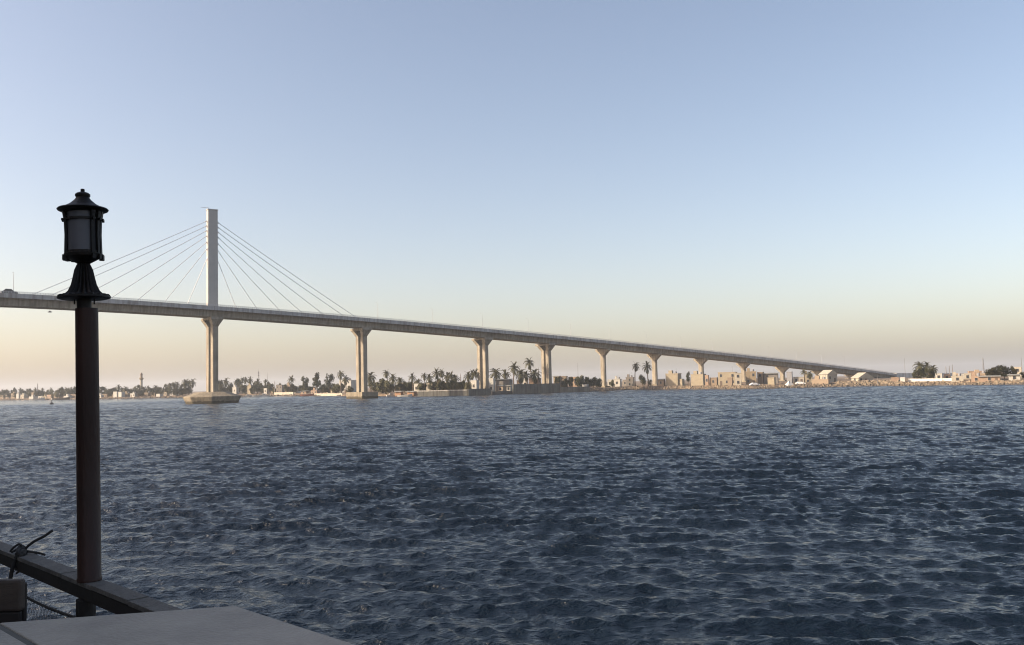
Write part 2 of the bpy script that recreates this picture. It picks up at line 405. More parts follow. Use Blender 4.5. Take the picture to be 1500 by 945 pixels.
# pylon
zr = road(PYL); ZP = ztop(310, 307, (P0 + BD * PYL).y)
pb = MB()
def prect(hs, ht, z): return [bp(PYL + x, y, z) for x, y in ((-hs, -ht), (hs, -ht), (hs, ht), (-hs, ht))]
pb.loft([prect(1.98, 1.15, zr - .5), prect(1.9, 1.05, ZP - .4), ])
py = pb.build('pylon', MT['pylon'], bridge, BO, bevel=.12)
pb = MB(); pb.loft([prect(2.02, 1.17, ZP - .398), prect(2.02, 1.17, ZP)]); pb.build('pylon_cap', MT['pylon'], py, BO)
pb = MB(); pb.tube([bp(PYL - 1.6, 0, ZP), bp(PYL - 1.6, 0, ZP + .9)], .07, 6); pb.tube([bp(PYL - 1.6, 0, ZP + .45), bp(PYL - 4.4, 0, ZP + .5)], .07, 6)
pb.build('beacon_bracket', MT['steel_mast'], py, BO)
OFFS = [.255, .487, .745, .995, 1.25, 1.50, 1.645]
ANCH = [376.5, 363.5, 354, 345.3, 337.8, 331, 324]
for sg in (1, -1):
    for o_, ay in zip(OFFS, ANCH):
        z = ztop(310, ay, (P0 + BD * PYL).y); s = PYL + sg * o_ * SPAN
        a = bp(PYL + sg * 1.7, 0, z); e = bp(s, 0, road(s) - .1)
        b = MB(); pts = []
        for q in range(9):
            t = q / 8; p = a.lerp(e, t); p.z -= .35 * o_ * 4 * t * (1 - t) * .5; pts.append(p)
        b.tube(pts, .115, 6); cb = b.build('stay_cable', MT['cable'], bridge, BO)
        d = (e - a).normalized()
        b = MB(); b.tube([a - d * .1, a + d * 1.2], .24, 6); b.build('cable_socket', MT['cable'], cb, BO)
        b = MB(); b.tube([e - d * 1.8, e + d * .05], .24, 6); b.build('cable_socket', MT['cable'], cb, BO)
# abutment and approach ramp
ab = MB()
def gz_s(s, t=0): q = P0 + BD * s + BN * t; return ground_z(q.x, q.y)
ab.loft([[bp(s, -HW - .3, gz_s(s) - 1), bp(s, HW + .3, gz_s(s) - 1), bp(s, HW + .3, road(S1) - (s - S1) * .012 + 1.3), bp(s, -HW - .3, road(S1) - (s - S1) * .012 + 1.3)] for s in [S1 + .05 + i * 8 for i in range(12)]])
ab.build('abutment', MT['abutment'], bridge, BO)

# street lamps on the deck
LK = [-5.01, -1.51] + [-.80 + .70 * i for i in range(13)]
def lamp_proto():
    r = empty('street_lamp', (0, 0, 0))
    b = MB(); b.lathe([(.17, 0), (.17, .5), (.10, .55), (.06, 7.6)], 8); b.build('mast', MT['rail_steel'], r)
    b = MB(); b.tube([(0, 0, 7.5), (0, .35, 7.85), (0, 1.1, 8.0)], .045, 6); b.build('arm', MT['rail_steel'], r)
    b = MB(); b.hexa([(-.14, .95, 7.92), (.14, .95, 7.92), (.10, 1.75, 7.98), (-.10, 1.75, 7.98), (-.12, .95, 8.06), (.12, .95, 8.06), (.08, 1.75, 8.06), (-.08, 1.75, 8.06)]); b.build('lamp_head', MT['tank'], r)
    return r
LO = ['first', 'second', 'third', 'fourth', 'fifth', 'sixth', 'seventh', 'eighth', 'ninth', 'tenth', 'eleventh', 'twelfth', 'thirteenth', 'fourteenth', 'fifteenth', 'sixteenth', 'seventeenth', 'eighteenth', 'nineteenth', 'twentieth']
LO += ['twenty-' + q for q in LO[:9]] + ['thirtieth'] + ['thirty-' + q for q in LO[:9]]
lp = lamp_proto()
for i, k in enumerate(LK):
    o = lp if i == 0 else copy_tree(lp); s = k * SPAN
    o.location = bp(s, HW - .75, road(s) + .055); o.rotation_euler = (0, 0, math.atan2(BN.y, BN.x) + math.pi / 2 * 1)
    tag(o, 'thin street lamp on the bridge near the left edge, above the dark car' if i == 0 else 'thin street lamp on the bridge deck, %s to the right of the stay cables' % LO[i - 1], 'street lamp', 'street lamps on the bridge')

# cars
def car(name, loc, rz, paint, label, sc=1, group=None):
    r = empty(name, loc, rz, label, 'car', group)
    prof = [(-2.15, .35), (2.15, .35), (2.2, .62), (2.1, .82), (1.15, .95), (.45, 1.42), (-1.1, 1.45), (-1.75, 1.0), (-2.2, .92)]
    b = MB(); b.loft([[(x, y * (.84 if z > 1.0 else 1), z) for x, z in prof] for y in (-.86, .86)]); b.build('body', paint, r, bevel=.06)
    g = MB(); g.box(-1.0, .42, -.80, .80, 1.02, 1.36); g.build('side_window', MT['glass_dark'], r)
    for x in (-1.35, 1.35):
        for y in (-.82, .82):
            w = MB(); w.loft([[(x + .33 * math.cos(a), y + dy, .33 + .33 * math.sin(a)) for a in [R(30 * q) for q in range(12)]] for dy in (-.1, .1)])
            wo_ = w.build('wheel', MT['tyre'], r)
            w = MB(); w.loft([[(x + .19 * math.cos(a), y + dy, .33 + .19 * math.sin(a)) for a in [R(30 * q) for q in range(12)]] for dy in (-.11, .11)]); w.build('rim', MT['rail_steel'], wo_)
    for y in (-.6, .6):
        b = MB(); b.box(2.14, 2.2, y - .17, y + .17, .62, .78); b.build('headlight', MT['frost'], r)
    return r
ang = math.atan2(BD.y, BD.x)
sd = (at_plane(13, 425, P0 + BN * 4.0, BN) - P0).dot(BD)
cv = car('car', bp(sd, 5.0, road(sd) + .06), ang, MT['car_dark'], 'dark tall car on the bridge deck at the left edge'); cv.scale = (1.1, 1.1, 1.55)

# ---------------------------------------------------------------- plants
def palm_parts(seed, h, lean, shaggy):
    rng = random.Random(seed); tr = MB(); pts = []; rad = []
    for i in range(7):
        t = i / 6; pts.append((lean * t * t, .3 * lean * math.sin(3 * t), h * t)); rad.append(.34 - .14 * t + (.06 if i == 0 else 0))
    tr.tube(pts, rad, 7); top = Vector(pts[-1]); cr = MB()
    n = 23
    for i in range(n + shaggy):
        dead = i >= n
        az = i * 2.39996 + rng.uniform(-.2, .2); el = R(rng.uniform(-75, -50)) if dead else R(78 - 100 * (i / n) ** 1.1 + rng.uniform(-8, 8))
        L = rng.uniform(2.2, 3.0) if dead else rng.uniform(2.7, 4.4)
        p = top + Vector((0, 0, -rng.uniform(0, 1.2) if dead else 0)); d = Vector((math.cos(az) * math.cos(el), math.sin(az) * math.cos(el), math.sin(el)))
        side = Vector((-math.sin(az), math.cos(az), 0)); m_ = 9; prev = p.copy()
        for q in range(m_):
            d = (d + Vector((0, 0, -.11 - .03 * q))).normalized(); nx = prev + d * (L / m_)
            w = .74 * math.sin(math.pi * (q + .8) / (m_ + .9)) + .12
            nrm = side.cross(d).normalized()
            for sg in (1, -1):
                tip = prev + d * .42 + side * sg * w - nrm * .15 * abs(w) - Vector((0, 0, .30 * w + rng.uniform(0, .25)))
                cr.add([prev, nx, tip], [(0, 1, 2)])
                tip2 = prev + d * .15 + side * sg * w * .8 - Vector((0, 0, .5 * w + rng.uniform(0, .2)))
                cr.add([prev, prev.lerp(nx, .5), tip2], [(0, 1, 2)])
            prev = nx
    return tr, cr
def palm_proto(seed, h, lean, shaggy):
    t, c = palm_parts(seed, h, lean, shaggy)
    a = t.mesh('palm_trunk', smooth=True); a.materials.append(MT['trunk'])
    b = c.mesh('palm_crown'); b.materials.append(MT['leaf_palm']); return a, b
PALMS = [palm_proto(1, 11, .5, 6), palm_proto(2, 8.5, -.4, 10), palm_proto(3, 13, .9, 8), palm_proto(4, 6.5, .2, 14), palm_proto(5, 10, -.8, 0)]
PH = [11, 8.5, 13, 6.5, 10]
def tree_proto(seed, h, wd, trunk_h, lf, n=1500):
    rng = random.Random(seed); tr = MB()
    tr.tube([(0, 0, -.1), (.1, .05, trunk_h * .5), (.05, -.1, trunk_h), (0, 0, h * .7)], [.28, .22, .17, .06], 7)
    lobes = []
    for i in range(15):
        a = rng.uniform(0, 6.28); rr = wd * .5 * math.sqrt(rng.random()) * .72; z = trunk_h + (h - trunk_h) * rng.uniform(.1, .86)
        q = 1 - abs((z - trunk_h) / (h - trunk_h) - .45) * .9
        lobes.append((Vector((rr * q * math.cos(a), rr * q * math.sin(a), z)), rng.uniform(.55, 1.0) * wd * .23))
        tr.tube([(0, 0, trunk_h * .8), (rr * q * math.cos(a) * .5, rr * q * math.sin(a) * .5, (trunk_h + z) / 2), lobes[-1][0]], [.10, .07, .03], 5)
    cr = MB()
    for i in range(n):
        c, r_ = rng.choice(lobes); v = Vector((rng.gauss(0, 1), rng.gauss(0, 1), rng.gauss(0, .8))).normalized() * r_ * rng.uniform(.45, 1.12)
        p = c + v; s = rng.uniform(.14, .34); a = Vector((rng.gauss(0, 1), rng.gauss(0, 1), rng.gauss(0, 1))).normalized(); b = a.orthogonal().normalized()
        cr.add([p - a * s - b * s * .6, p + a * s - b * s * .5, p + a * s * .9 + b * s * .6, p - a * s * .8 + b * s * .6], [(0, 1, 2, 3)])
    a = tr.mesh('tree_trunk', smooth=True); a.materials.append(MT['trunk'])
    b = cr.mesh('tree_crown'); b.materials.append(lf); return a, b
TREES = [tree_proto(11, 8, 7, 2.2, MT['leaf_dark']), tree_proto(12, 6, 8, 1.2, MT['leaf_olive']), tree_proto(13, 9, 5.5, 2.5, MT['leaf_dark']), tree_proto(14, 5, 6, .6, MT['leaf_olive'])]
TH, TW = [8, 6, 9, 5], [7, 8, 5.5, 6]
def plant(kind, var, px, py, y, label, group=None, wpx=None, name=None):
    """a tree whose top shows at photo (px, py), y metres ahead, standing on the bank"""
    p = spot(px, y); h = max(1.5, ztop(px, py, y) - p.z)
    tr, cr = (PALMS if kind == 'palm' else TREES)[var]
    H = PH[var] + 1.6 if kind == 'palm' else TH[var]
    o = empty(name or ('palm_tree' if kind == 'palm' else 'leafy_tree'), p, random.uniform(0, 6.28), label, 'palm tree' if kind == 'palm' else 'tree', group)
    z = h / H
    if kind == 'palm': x = min(max(z, .62), 1.25)
    else: x = (wpx * y / FPX) / TW[var] if wpx else z
    o.scale = (x, x, z)
    link('trunk', tr, o); link('crown', cr, o)
    return o

# ---------------------------------------------------------------- buildings
def house(px0, px1, py, y, dep, wall, label, group=None, yaw=None, floors=1, win=True, tank=False, name='house', cat='house', door=True, roof='parapet', annex=False):
    """flat-roofed house whose front spans photo columns px0..px1, roof edge at photo row py, y metres ahead"""
    pc = (px0 + px1) / 2; p = spot(pc, y); w = (px1 - px0) * y / FPX; h = max(2.2, ztop(pc, py, y) - p.z)
    if yaw is None: yaw = -random.uniform(.3, .6)
    dep = min(dep, w * .6); w = max(1.5, (w - dep * abs(math.sin(yaw))) / math.cos(yaw))
    r = empty(name, p + Vector((-dep / 2 * abs(math.sin(yaw)) * (1 if yaw < 0 else -1), 0, -.25)), yaw, label, cat, group); h += .25
    b = MB(); b.box(-w / 2, w / 2, 0, dep, 0, h - .35); wl = b.build('wall', wall, r)
    if roof == 'parapet':
        b = MB()
        for q in ((-w / 2 - .08, w / 2 + .08, -.08, .15), (-w / 2 - .08, w / 2 + .08, dep - .15, dep + .08)): b.box(q[0], q[1], q[2], q[3], h - .348, h)
        for q in ((-w / 2 - .08, -w / 2 + .15), (w / 2 - .15, w / 2 + .08)): b.box(q[0], q[1], .152, dep - .152, h - .348, h)
        rf = b.build('roof_parapet', wall, r)
    elif roof == 'sheet':
        b = MB(); b.hexa([(-w / 2 - .4, -.7, h - .45), (w / 2 + .4, -.7, h - .45), (w / 2 + .4, dep + .4, h - .1), (-w / 2 - .4, dep + .4, h - .1), (-w / 2 - .4, -.7, h - .33), (w / 2 + .4, -.7, h - .33), (w / 2 + .4, dep + .4, h + .02), (-w / 2 - .4, dep + .4, h + .02)])
        rf = b.build('roof', MT['roof_sheet'], r)
    elif roof == 'gable':
        b = MB(); e = .4; hh = w * .30
        b.add([(-w / 2 - e, -e, h - .5), (w / 2 + e, -e, h - .5), (0, -e, h - .35 + hh), (-w / 2 - e, dep + e, h - .5), (w / 2 + e, dep + e, h - .5), (0, dep + e, h - .35 + hh)],
              [(0, 1, 2), (5, 4, 3), (0, 2, 5, 3), (1, 4, 5, 2), (0, 3, 4, 1)])
        rf = b.build('roof', wall, r)
    if win:
        fh = (h - .35) / floors; rng = random.Random(int(px0 * 7 + py))
        for f in range(floors):
            zc = f * fh + fh * .56
            n = max(1, int(w / 2.3)); hw_ = .5; hh = min(.65, fh * .27)
            dj = rng.randrange(n) if (f == 0 and door and n > 1) else -1
            for j in range(n):
                x = -w / 2 + w * (j + .5) / n
                if j == dj:
                    b = MB(); b.box(x - .5, x + .5, -.05, .05, .02, min(2.15, fh * .75)); b.build('door', MT['door'], r); continue
                if rng.random() < .15: continue
                b = MB(); b.box(x - hw_ - .1, x + hw_ + .1, -.07, .02, zc - hh - .1, zc + hh + .1); wf = b.build('window', MT['shutter'], r)
                b = MB(); b.box(x - hw_, x + hw_, -.085, -.02, zc - hh, zc + hh); b.build('pane', MT['glass_dark'], wf)
            if yaw > -.01 and dep > 4:                  # the left side is in view as well
                for yy in [dep * q for q in ((.3, .7) if dep > 6 else (.5,))]:
                    b = MB(); b.box(-w / 2 - .07, -w / 2 + .02, yy - hw_ - .1, yy + hw_ + .1, zc - hh - .1, zc + hh + .1); wf = b.build('window', MT['shutter'], r)
                    b = MB(); b.box(-w / 2 - .085, -w / 2 - .02, yy - hw_, yy + hw_, zc - hh, zc + hh); b.build('pane', MT['glass_dark'], wf)
    trng = random.Random(int(px0 * 13 + 5))
    if not tank and w > 3.5 and roof == 'parapet' and trng.random() < .3: tank = True
    if w > 3 and trng.random() < .4:
        b = MB(); b.tube([(w * .3, dep * .3, h - .36), (w * .3, dep * .3, h + trng.uniform(1.5, 3))], .05, 5); b.build('aerial', MT['steel_mast'], r)
    if tank:
        b = MB(); b.lathe([(.6, 0), (.62, .1), (.62, 1.2), (.35, 1.42), (.15, 1.48)], 10, (w * .2, dep * .5, h - .35)); b.build('water_tank', MT['tank'], r)
        b = MB(); b.box(-w * .38, -w * .1, dep * .4, dep * .8, h - .35, h + 1.6); b.build('stair_head', wall, r)
    if annex:
        b = MB(); b.box(w / 2 - .1, w / 2 + w * .3, .8, dep * .8, 0, h * .55); b.build('annex', wall, r)
    return r

# --- far left bank: a hazy row of little houses under trees
LG = 'small houses on the far left bank'
tones = ['sandy', 'tan', 'cream', 'brown', 'white', 'reddish', 'grey', 'ochre']
def row(specs, lab, group, dmin=6):
    for (x0, x1, py, dback, wi, kw) in specs:
        if x1 < 262: py += 3.2; x0 -= 2; x1 += 2; dback *= .6
        elif x1 < 520: dback *= .55; py += .8
        y = back((x0 + x1) / 2, dback)
        house(x0, x1, py, y, random.uniform(6, 10), WALLS[wi], lab(x0, wi), group, **kw)
row([(1, 6, 576, 22, 1, {}), (9, 15, 574.5, 30, 3, {}), (17, 24, 573, 26, 1, {}), (25, 28, 573.5, 20, 4, {}), (31, 37, 575, 18, 2, {}), (43, 52, 578.5, 10, 4, dict(win=False)),
     (47, 54, 571.5, 40, 3, {}), (57, 63, 577, 14, 4, {}), (64, 68, 578, 10, 0, {}), (69, 79, 575, 16, 5, {}), (80, 88, 574.5, 22, 3, {}), (94, 103, 577.5, 10, 4, {}), (104, 112, 574, 22, 3, {})],
    lambda x, w: 'small %s house on the far bank left of the lamp post' % tones[w], LG)
row([(145, 149, 577, 10, 4, {}), (150, 158, 574, 20, 3, {}), (160, 166, 573, 22, 1, {}), (167, 172.5, 570.5, 14, 4, dict(win=False)), (174.5, 180, 571, 14, 4, dict(win=False)), (181, 190, 573, 24, 1, {}), (192, 200, 573, 12, 4, {}),
     (201, 208, 574, 16, 5, {}), (211, 220, 572, 26, 3, {}), (222, 229, 572, 24, 1, {}), (230, 236, 575, 10, 4, {}), (238, 246, 571, 26, 0, {}), (250, 258, 571, 24, 4, {})],
    lambda x, w: 'small %s house on the far bank between lamp post and pylon' % tones[w], 'small houses between lamp post and pylon')
for i, x in enumerate([4, 8, 13, 20, 29, 34, 39, 45, 51, 58, 63, 69.5, 75, 84, 87, 92, 97, 100, 104, 108]):
    plant(['palm', 'tree'][i % 2], i % 4, x, 569.5 + random.uniform(-2.2, 3) - (x > 80) * 1.5, back(x, random.uniform(16, 60)), '%s on the far bank left of the lamp post' % ['small palm', 'small tree'][i % 2], 'trees left of the lamp post', wpx=random.uniform(8, 12) if i % 2 else None)
for i, x in enumerate([148, 153, 158, 163, 168, 174, 179, 184, 189, 195, 200, 205, 211, 217, 222, 228, 234, 239, 245, 249, 255, 260, 266, 271, 276, 281]):
    top = 568 - (x - 150) * .03 + random.uniform(-2.5, 3) - max(0, x - 240) * .18
    plant(['tree', 'palm'][i % 2], i % 4, x, top, back(x, random.uniform(18, 70)), '%s on the far bank between lamp post and pylon' % ['dusty round tree', 'dusty palm'][i % 2], 'trees between lamp post and pylon', wpx=random.uniform(8, 13) if i % 2 == 0 else None)
for i in range(26):
    x = 2 + i * 4.3 + random.uniform(-1, 1)
    plant('tree', (1, 3, 0)[i % 3], x, 573.5 + random.uniform(-1.8, 2.2), back(x, random.uniform(8, 36)), 'low dusty shrub on the far bank left of the lamp post', 'shrubs left of the lamp post', wpx=random.uniform(8, 13), name='shrub')
for i in range(30):
    x = 148 + i * 4.4 + random.uniform(-1, 1)
    plant('tree', (1, 3, 0)[i % 3], x, 572.2 - (x - 148) * .03 + random.uniform(-1.8, 2.2), back(x, random.uniform(8, 36)), 'low dusty shrub on the far bank between lamp post and pylon', 'shrubs between lamp post and pylon', wpx=random.uniform(8, 13), name='shrub')
for i in range(34):
    x = 322 + i * 5.4 + random.uniform(-1, 1)
    plant('tree', (1, 0, 3)[i % 3], x, 565.5 + random.uniform(-4, 3), back(x, random.uniform(10, 40)), 'low dark shrub on the bank between pylon and second pier', 'shrubs between pylon and second pier', wpx=random.uniform(9, 15), name='shrub')
for i in range(28):
    x = 584 + i * 4.2 + random.uniform(-1, 1)
    plant('tree', (1, 0, 3)[i % 3], x, 562 - (x - 584) * .02 + random.uniform(-4, 3), back(x, random.uniform(10, 40)), 'low green shrub under the palms left of the third pier', 'shrubs left of the third pier', wpx=random.uniform(9, 15), name='shrub')
# minaret and masts
def minaret(px, py, y, label):
    p = spot(px, y); h = ztop(px, py, y) - p.z; r = empty('minaret', p + Vector((0, 0, -.2)), 0, label, 'minaret')
    b = MB(); b.lathe([(1.6, 0), (1.6, h * .2), (1.15, h * .22), (1.05, h * .68)], 10); b.build('shaft', WALLS[2], r)
    b = MB(); b.lathe([(1.05, h * .681), (1.8, h * .71), (1.8, h * .76), (1.2, h * .77)], 10); b.build('balcony', WALLS[1], r)
    b = MB(); b.lathe([(.95, h * .771), (.95, h * .88), (1.15, h * .90), (.8, h * .95), (.12, h * .98), (.06, h)], 10); b.build('cupola', WALLS[3], r)
minaret(207, 545, back(207, 45), 'slender pale minaret above the far bank left of the pylon')
def mast(px, py, y, label, cat='mast', rad=.22, lattice=False, dishes=0, name='radio_mast', group=None):
    p = spot(px, y); h = ztop(px, py, y) - p.z; r = empty(name, p + Vector((0, 0, -.2)), 0, label, cat, group)
    if lattice:
        b = MB(); q = max(.5, h * .03)
        for a in range(3):
            c = (math.cos(2.094 * a), math.sin(2.094 * a)); b.tube([(c[0] * q, c[1] * q, 0), (c[0] * .15, c[1] * .15, h * .92)], .07, 5)
        n = 14
        for i in range(n):
            f0, f1 = i / n, (i + 1) / n; q0 = q * (1 - f0) + .15 * f0; q1 = q * (1 - f1) + .15 * f1
            for a in range(3): b.tube([(math.cos(2.094 * a) * q0, math.sin(2.094 * a) * q0, h * .92 * f0), (math.cos(2.094 * (a + 1)) * q1, math.sin(2.094 * (a + 1)) * q1, h * .92 * f1)], .045, 4)
        b.build('lattice', MT['steel_mast'], r)
    else:
        b = MB(); b.lathe([(rad, 0), (rad * .8, h * .6), (rad * .55, h * .92)], 7); b.build('shaft', MT['steel_mast'], r)
    b = MB(); b.tube([(0, 0, h * .91), (0, 0, h)], .05, 5); b.build('antenna', MT['steel_mast'], r)
    for i in range(dishes):
        b = MB(); b.box(-.55, .55, -.5, -.2, h * (.80 - .1 * i), h * (.86 - .1 * i)); b.build('panel_antenna', MT['tank'], r)
    return r
mast(55, 560, back(55, 40), 'grey mast on the far bank left of the lamp post', rad=.5)
mast(379, 540, back(379, 60), 'lattice radio mast behind trees right of the pylon', lattice=True, dishes=2)
mast(392, 545, back(392, 90), 'faint thin pole behind trees right of the radio mast', rad=.14)
mast(402.5, 557, back(402.5, 14), 'dark wooden pole on the bank between pylon and second pier', rad=.3, cat='pole', name='utility_pole')
mast(789, 537, 462, 'dark pole left of the fourth pier', rad=.3, cat='pole', name='utility_pole')
mast(675, 546, 455, 'dark pole among the palms left of the third pier', rad=.28, cat='pole', name='utility_pole')
mast(847, 531, 560, 'very thin tall aerial behind houses right of the fourth pier', rad=.12)
mast(1441, 522, 470, 'tall thin mast at right behind the orange house', rad=.22, lattice=True)
mast(1497, 522, 520, 'faint mast at the right edge behind the white house', rad=.18)
mast(1326, 524, 520, 'faint pole right of where the bridge meets the ground', rad=.10, cat='pole', name='utility_pole')
mast(1285, 549, 385, 'thin wooden pole in front of the bridge end', rad=.12, cat='pole', name='utility_pole')
for i, x in enumerate((1386, 1391, 1395.5)):
    mast(x, (535, 534, 532)[i], 440, '%s of the three grey poles behind the long white wall' % ('left', 'middle', 'right')[i], rad=.24, cat='pole', name='utility_pole', group='three poles behind the white wall')

# --- between pylon and second pier
row([(322, 330, 566, 26, 1, {}), (340, 349, 566, 24, 4, {}), (352, 359, 565, 30, 2, {}), (362, 370, 564, 30, 0, {}), (386, 393, 568, 22, 4, {}), (395, 402, 566, 32, 1, {}),
     (404, 416, 563, 30, 6, dict(floors=2)), (417, 430, 563, 32, 3, dict(floors=2)), (430, 440, 565, 34, 4, {}), (440, 452, 572, 12, 5, dict(roof='sheet')),
     (455, 468, 571, 14, 5, {}), (473, 484, 566, 26, 2, {}), (484, 493, 570, 14, 0, {})],
    lambda x, w: 'small %s house among the palms between pylon and second pier' % tones[w], 'houses between pylon and second pier')
house(496, 521, 557, back(505, 26), 9, WALLS[4], 'large white two-storey house behind palms left of the second pier', floors=2, tank=True)
for i, (x, t, k, v, w) in enumerate([(322, 557, 'tree', 0, 14), (330, 556, 'palm', 1, 0), (337, 560, 'tree', 1, 12), (345, 558, 'palm', 0, 0), (349, 555, 'tree', 0, 14), (354, 553.5, 'palm', 2, 0), (360, 555, 'palm', 4, 0),
        (366, 554.5, 'palm', 0, 0), (373, 560, 'tree', 2, 12), (377, 557, 'palm', 1, 0), (382, 562, 'tree', 1, 13), (388, 556.5, 'palm', 2, 0), (392, 560, 'tree', 3, 12), (397, 562, 'tree', 0, 12), (409, 562, 'tree', 3, 10), (424, 560.5, 'palm', 3, 0)]):
    plant(k, v, x, t, back(x, 16 + (i * 7) % 30), '%s in the row right of the pylon base' % ('dark bushy tree' if k == 'tree' else 'slim palm'), 'trees right of the pylon', wpx=w or None)
plant('palm', 4, 428, 552.5, back(428, 20), 'lone small palm sticking up above roofs right of the pylon')
for x, t, k, v, w, lab in [(447, 551, 'tree', 2, 13, 'left of four tall dark trees before the second pier'), (464, 545.5, 'tree', 2, 14, 'tallest of four dark trees before the second pier'),
        (483, 547.5, 'tree', 0, 16, 'third of four dark trees before the second pier')]:
    plant(k, v, x, t, back(x, 14), lab, wpx=w)
plant('palm', 2, 500, 545, back(500, 5), 'dark palm with broad crown on the bank left of the second pier')
plant('palm', 1, 507, 552, back(507, 12), 'shorter palm just left of the second pier')
for x, t in ((475, 564), (491, 566), (512, 566)): plant('tree', 3, x, t, back(x, 9), 'low dark shrub at the bank edge left of the second pier', 'shrubs left of the second pier', wpx=13, name='shrub')

# --- boats on the far bank
def boat(px, y, L, hull, label, yaw=0, cabin=True, cab=.5):
    p = spot(px, y); r = empty('boat', (p.x, y, .02), yaw, label, 'boat')
    b = MB(); rings = []
    for q, wd, sh in ((-1, .78, .62), (-.5, 1, .58), (0, 1, .6), (.5, .86, .74), (.85, .4, .95), (1, .06, 1.08)):
        x = q * L / 2; bw = L * .16 * wd; top = L * .16 * sh + .15
        rings.append([(x, -bw, top), (x, -bw * .7, -.15), (x, bw * .7, -.15), (x, bw, top)])
    b.loft(rings); b.build('hull', hull, r)
    if cabin:
        b = MB(); b.hexa([(-L * .3, -L * .10, L * .08), (L * .15, -L * .10, L * .08), (L * .15, L * .10, L * .08), (-L * .3, L * .10, L * .08), (-L * .28, -L * .09, L * .08 + L * .2), (L * .08, -L * .09, L * .08 + L * .2), (L * .08, L * .09, L * .08 + L * .2), (-L * .28, L * .09, L * .08 + L * .2)])
        c = b.build('cabin', MT['white_paint'], r)
        b = MB(); b.box(-L * .24, L * .04, -L * .105, L * .105, L * .17, L * .23); b.build('cabin_window', MT['glass_dark'], c)
    return r
boat(364, back(364, -4), 5, MT['white_paint'], 'small white boat right beside the pylon base', .2)
boat(376, back(376, -14), 6.5, MT['white_paint'], 'white open motorboat on the water right of the pylon', 0, cabin=False)
boat(388, back(388, -6), 7, MT['white_paint'], 'white boat with cabin moored right of the pylon', .15)
boat(450, back(450, -6), 9, MT['red_paint'], 'red-brown boat moored below the dark trees', 0, cabin=False)
boat(90, back(90, -8), 14, MT['dark_rubble'], 'long dark boat off the far bank left of the lamp post', .05, cabin=False)
boat(55, back(55, -10), 13, MT['white_paint'], 'long pale boat low on the water at far left', 0, cabin=False)

# --- walls and quays by the water
def wall_line(pts, z0, z1, thick, m, label, name='quay_wall', cat='wall', panel=3.0, cap=None, kindcap='coping', proud=.06):
    """pts: (px, metres ahead); straight runs between them, built of separate panels"""
    P = [Vector((at_y(px, hor(px), y).x, y, 0)) for px, y in pts]
    r = empty(name, (P[0].x, P[0].y, 0), 0, label, cat); O = (P[0].x, P[0].y, 0)
    c = 0
    for a, b_ in zip(P[:-1], P[1:]):
        d = (b_ - a); L = d.length; d.normalize(); nrm = Vector((d.y, -d.x, 0)); n = max(1, round(L / panel))
        for i in range(n):
            s0, s1 = L * i / n + .03, L * (i + 1) / n - .03; off = random.uniform(0, proud); hz = random.uniform(-.06, .06)
            mid = a + d * (s0 + s1) / 2
            b = MB(); b.obox(mid + nrm * off + Vector((0, 0, (z0 + z1 + hz) / 2)), d * (s1 - s0) / 2, nrm * thick / 2, (0, 0, (z1 + hz - z0) / 2)); b.build('panel', m, r, O); c += 1
        b = MB(); b.obox((a + b_) / 2 - nrm * .12 + Vector((0, 0, (z0 + z1) / 2 - .15)), d * (L / 2 - .01), nrm * thick * .42, (0, 0, (z1 - z0) / 2 - .1)); b.build('wall_core', m, r, O)
        if cap:
            b = MB(); b.obox((a + b_) / 2 + Vector((0, 0, z1 + .31)), d * (L / 2 + .02), nrm * (thick / 2 + .18), (0, 0, .24)); b.build(kindcap, cap, r, O)
    return r
def zz(px, py, y): return ztop(px, py, y)
q1 = back(620, -3); q2 = back(684, -3); q3 = back(717, -3)
wall_line([(612, q1), (684.5, q2)], -1.2, zz(650, 573.2, (q1 + q2) / 2), .8, MT['quay'], 'long low dark grey quay wall with pale top left of the third pier', panel=2.6, cap=MT['quay_light'])
wall_line([(685, q2 - .5), (719, q3)], -1.2, zz(700, 569.5, q3), .8, MT['quay_light'] if False else MT['quay'], 'grey quay wall at the foot of the third pier', panel=5)
q4 = back(751, -3); q5 = back(819, -3); q6 = back(862, -2)
wall_line([(751, q4), (819.5, q5)], -1.2, zz(785, 562.3, (q4 + q5) / 2), .9, MT['quay'], 'tall dark grey quay wall at the foot of the fourth pier', panel=5)
wall_line([(820, q5 - .4), (863, q6)], -1.2, zz(840, 566.5, (q5 + q6) / 2), .9, MT['quay'], 'lower dark grey quay wall right of the fourth pier', panel=4)
q7 = back(719, -1); q8 = back(751, -1)
wall_line([(719.5, q7), (750.5, q8)], -1.2, zz(735, 573.2, q7), .7, MT['dark_rubble'], 'very low dark landing edge between the two quay walls', name='landing_edge', panel=3)
wall_line([(457, back(457, 2.5)), (502, back(502, 2.5))], -.3, 1.55, .5, WALLS[2], 'low pale river wall under trees left of the second pier', name='river_wall', panel=4)
wall_line([(402, back(402, 3)), (430, back(430, 3))], -.2, 2.6, .5, WALLS[2], 'sloping sunlit pale bank wall right of the pylon', name='river_wall', panel=4)
w0 = back(1331, 16); w1 = back(1393, 15)
wall_line([(1330, w0), (1394, w1)], .6, zz(1362, 554.5, (w0 + w1) / 2), .35, MT['white_paint'], 'long whitewashed garden wall on the right bank below the dark tree', name='garden_wall', panel=4)

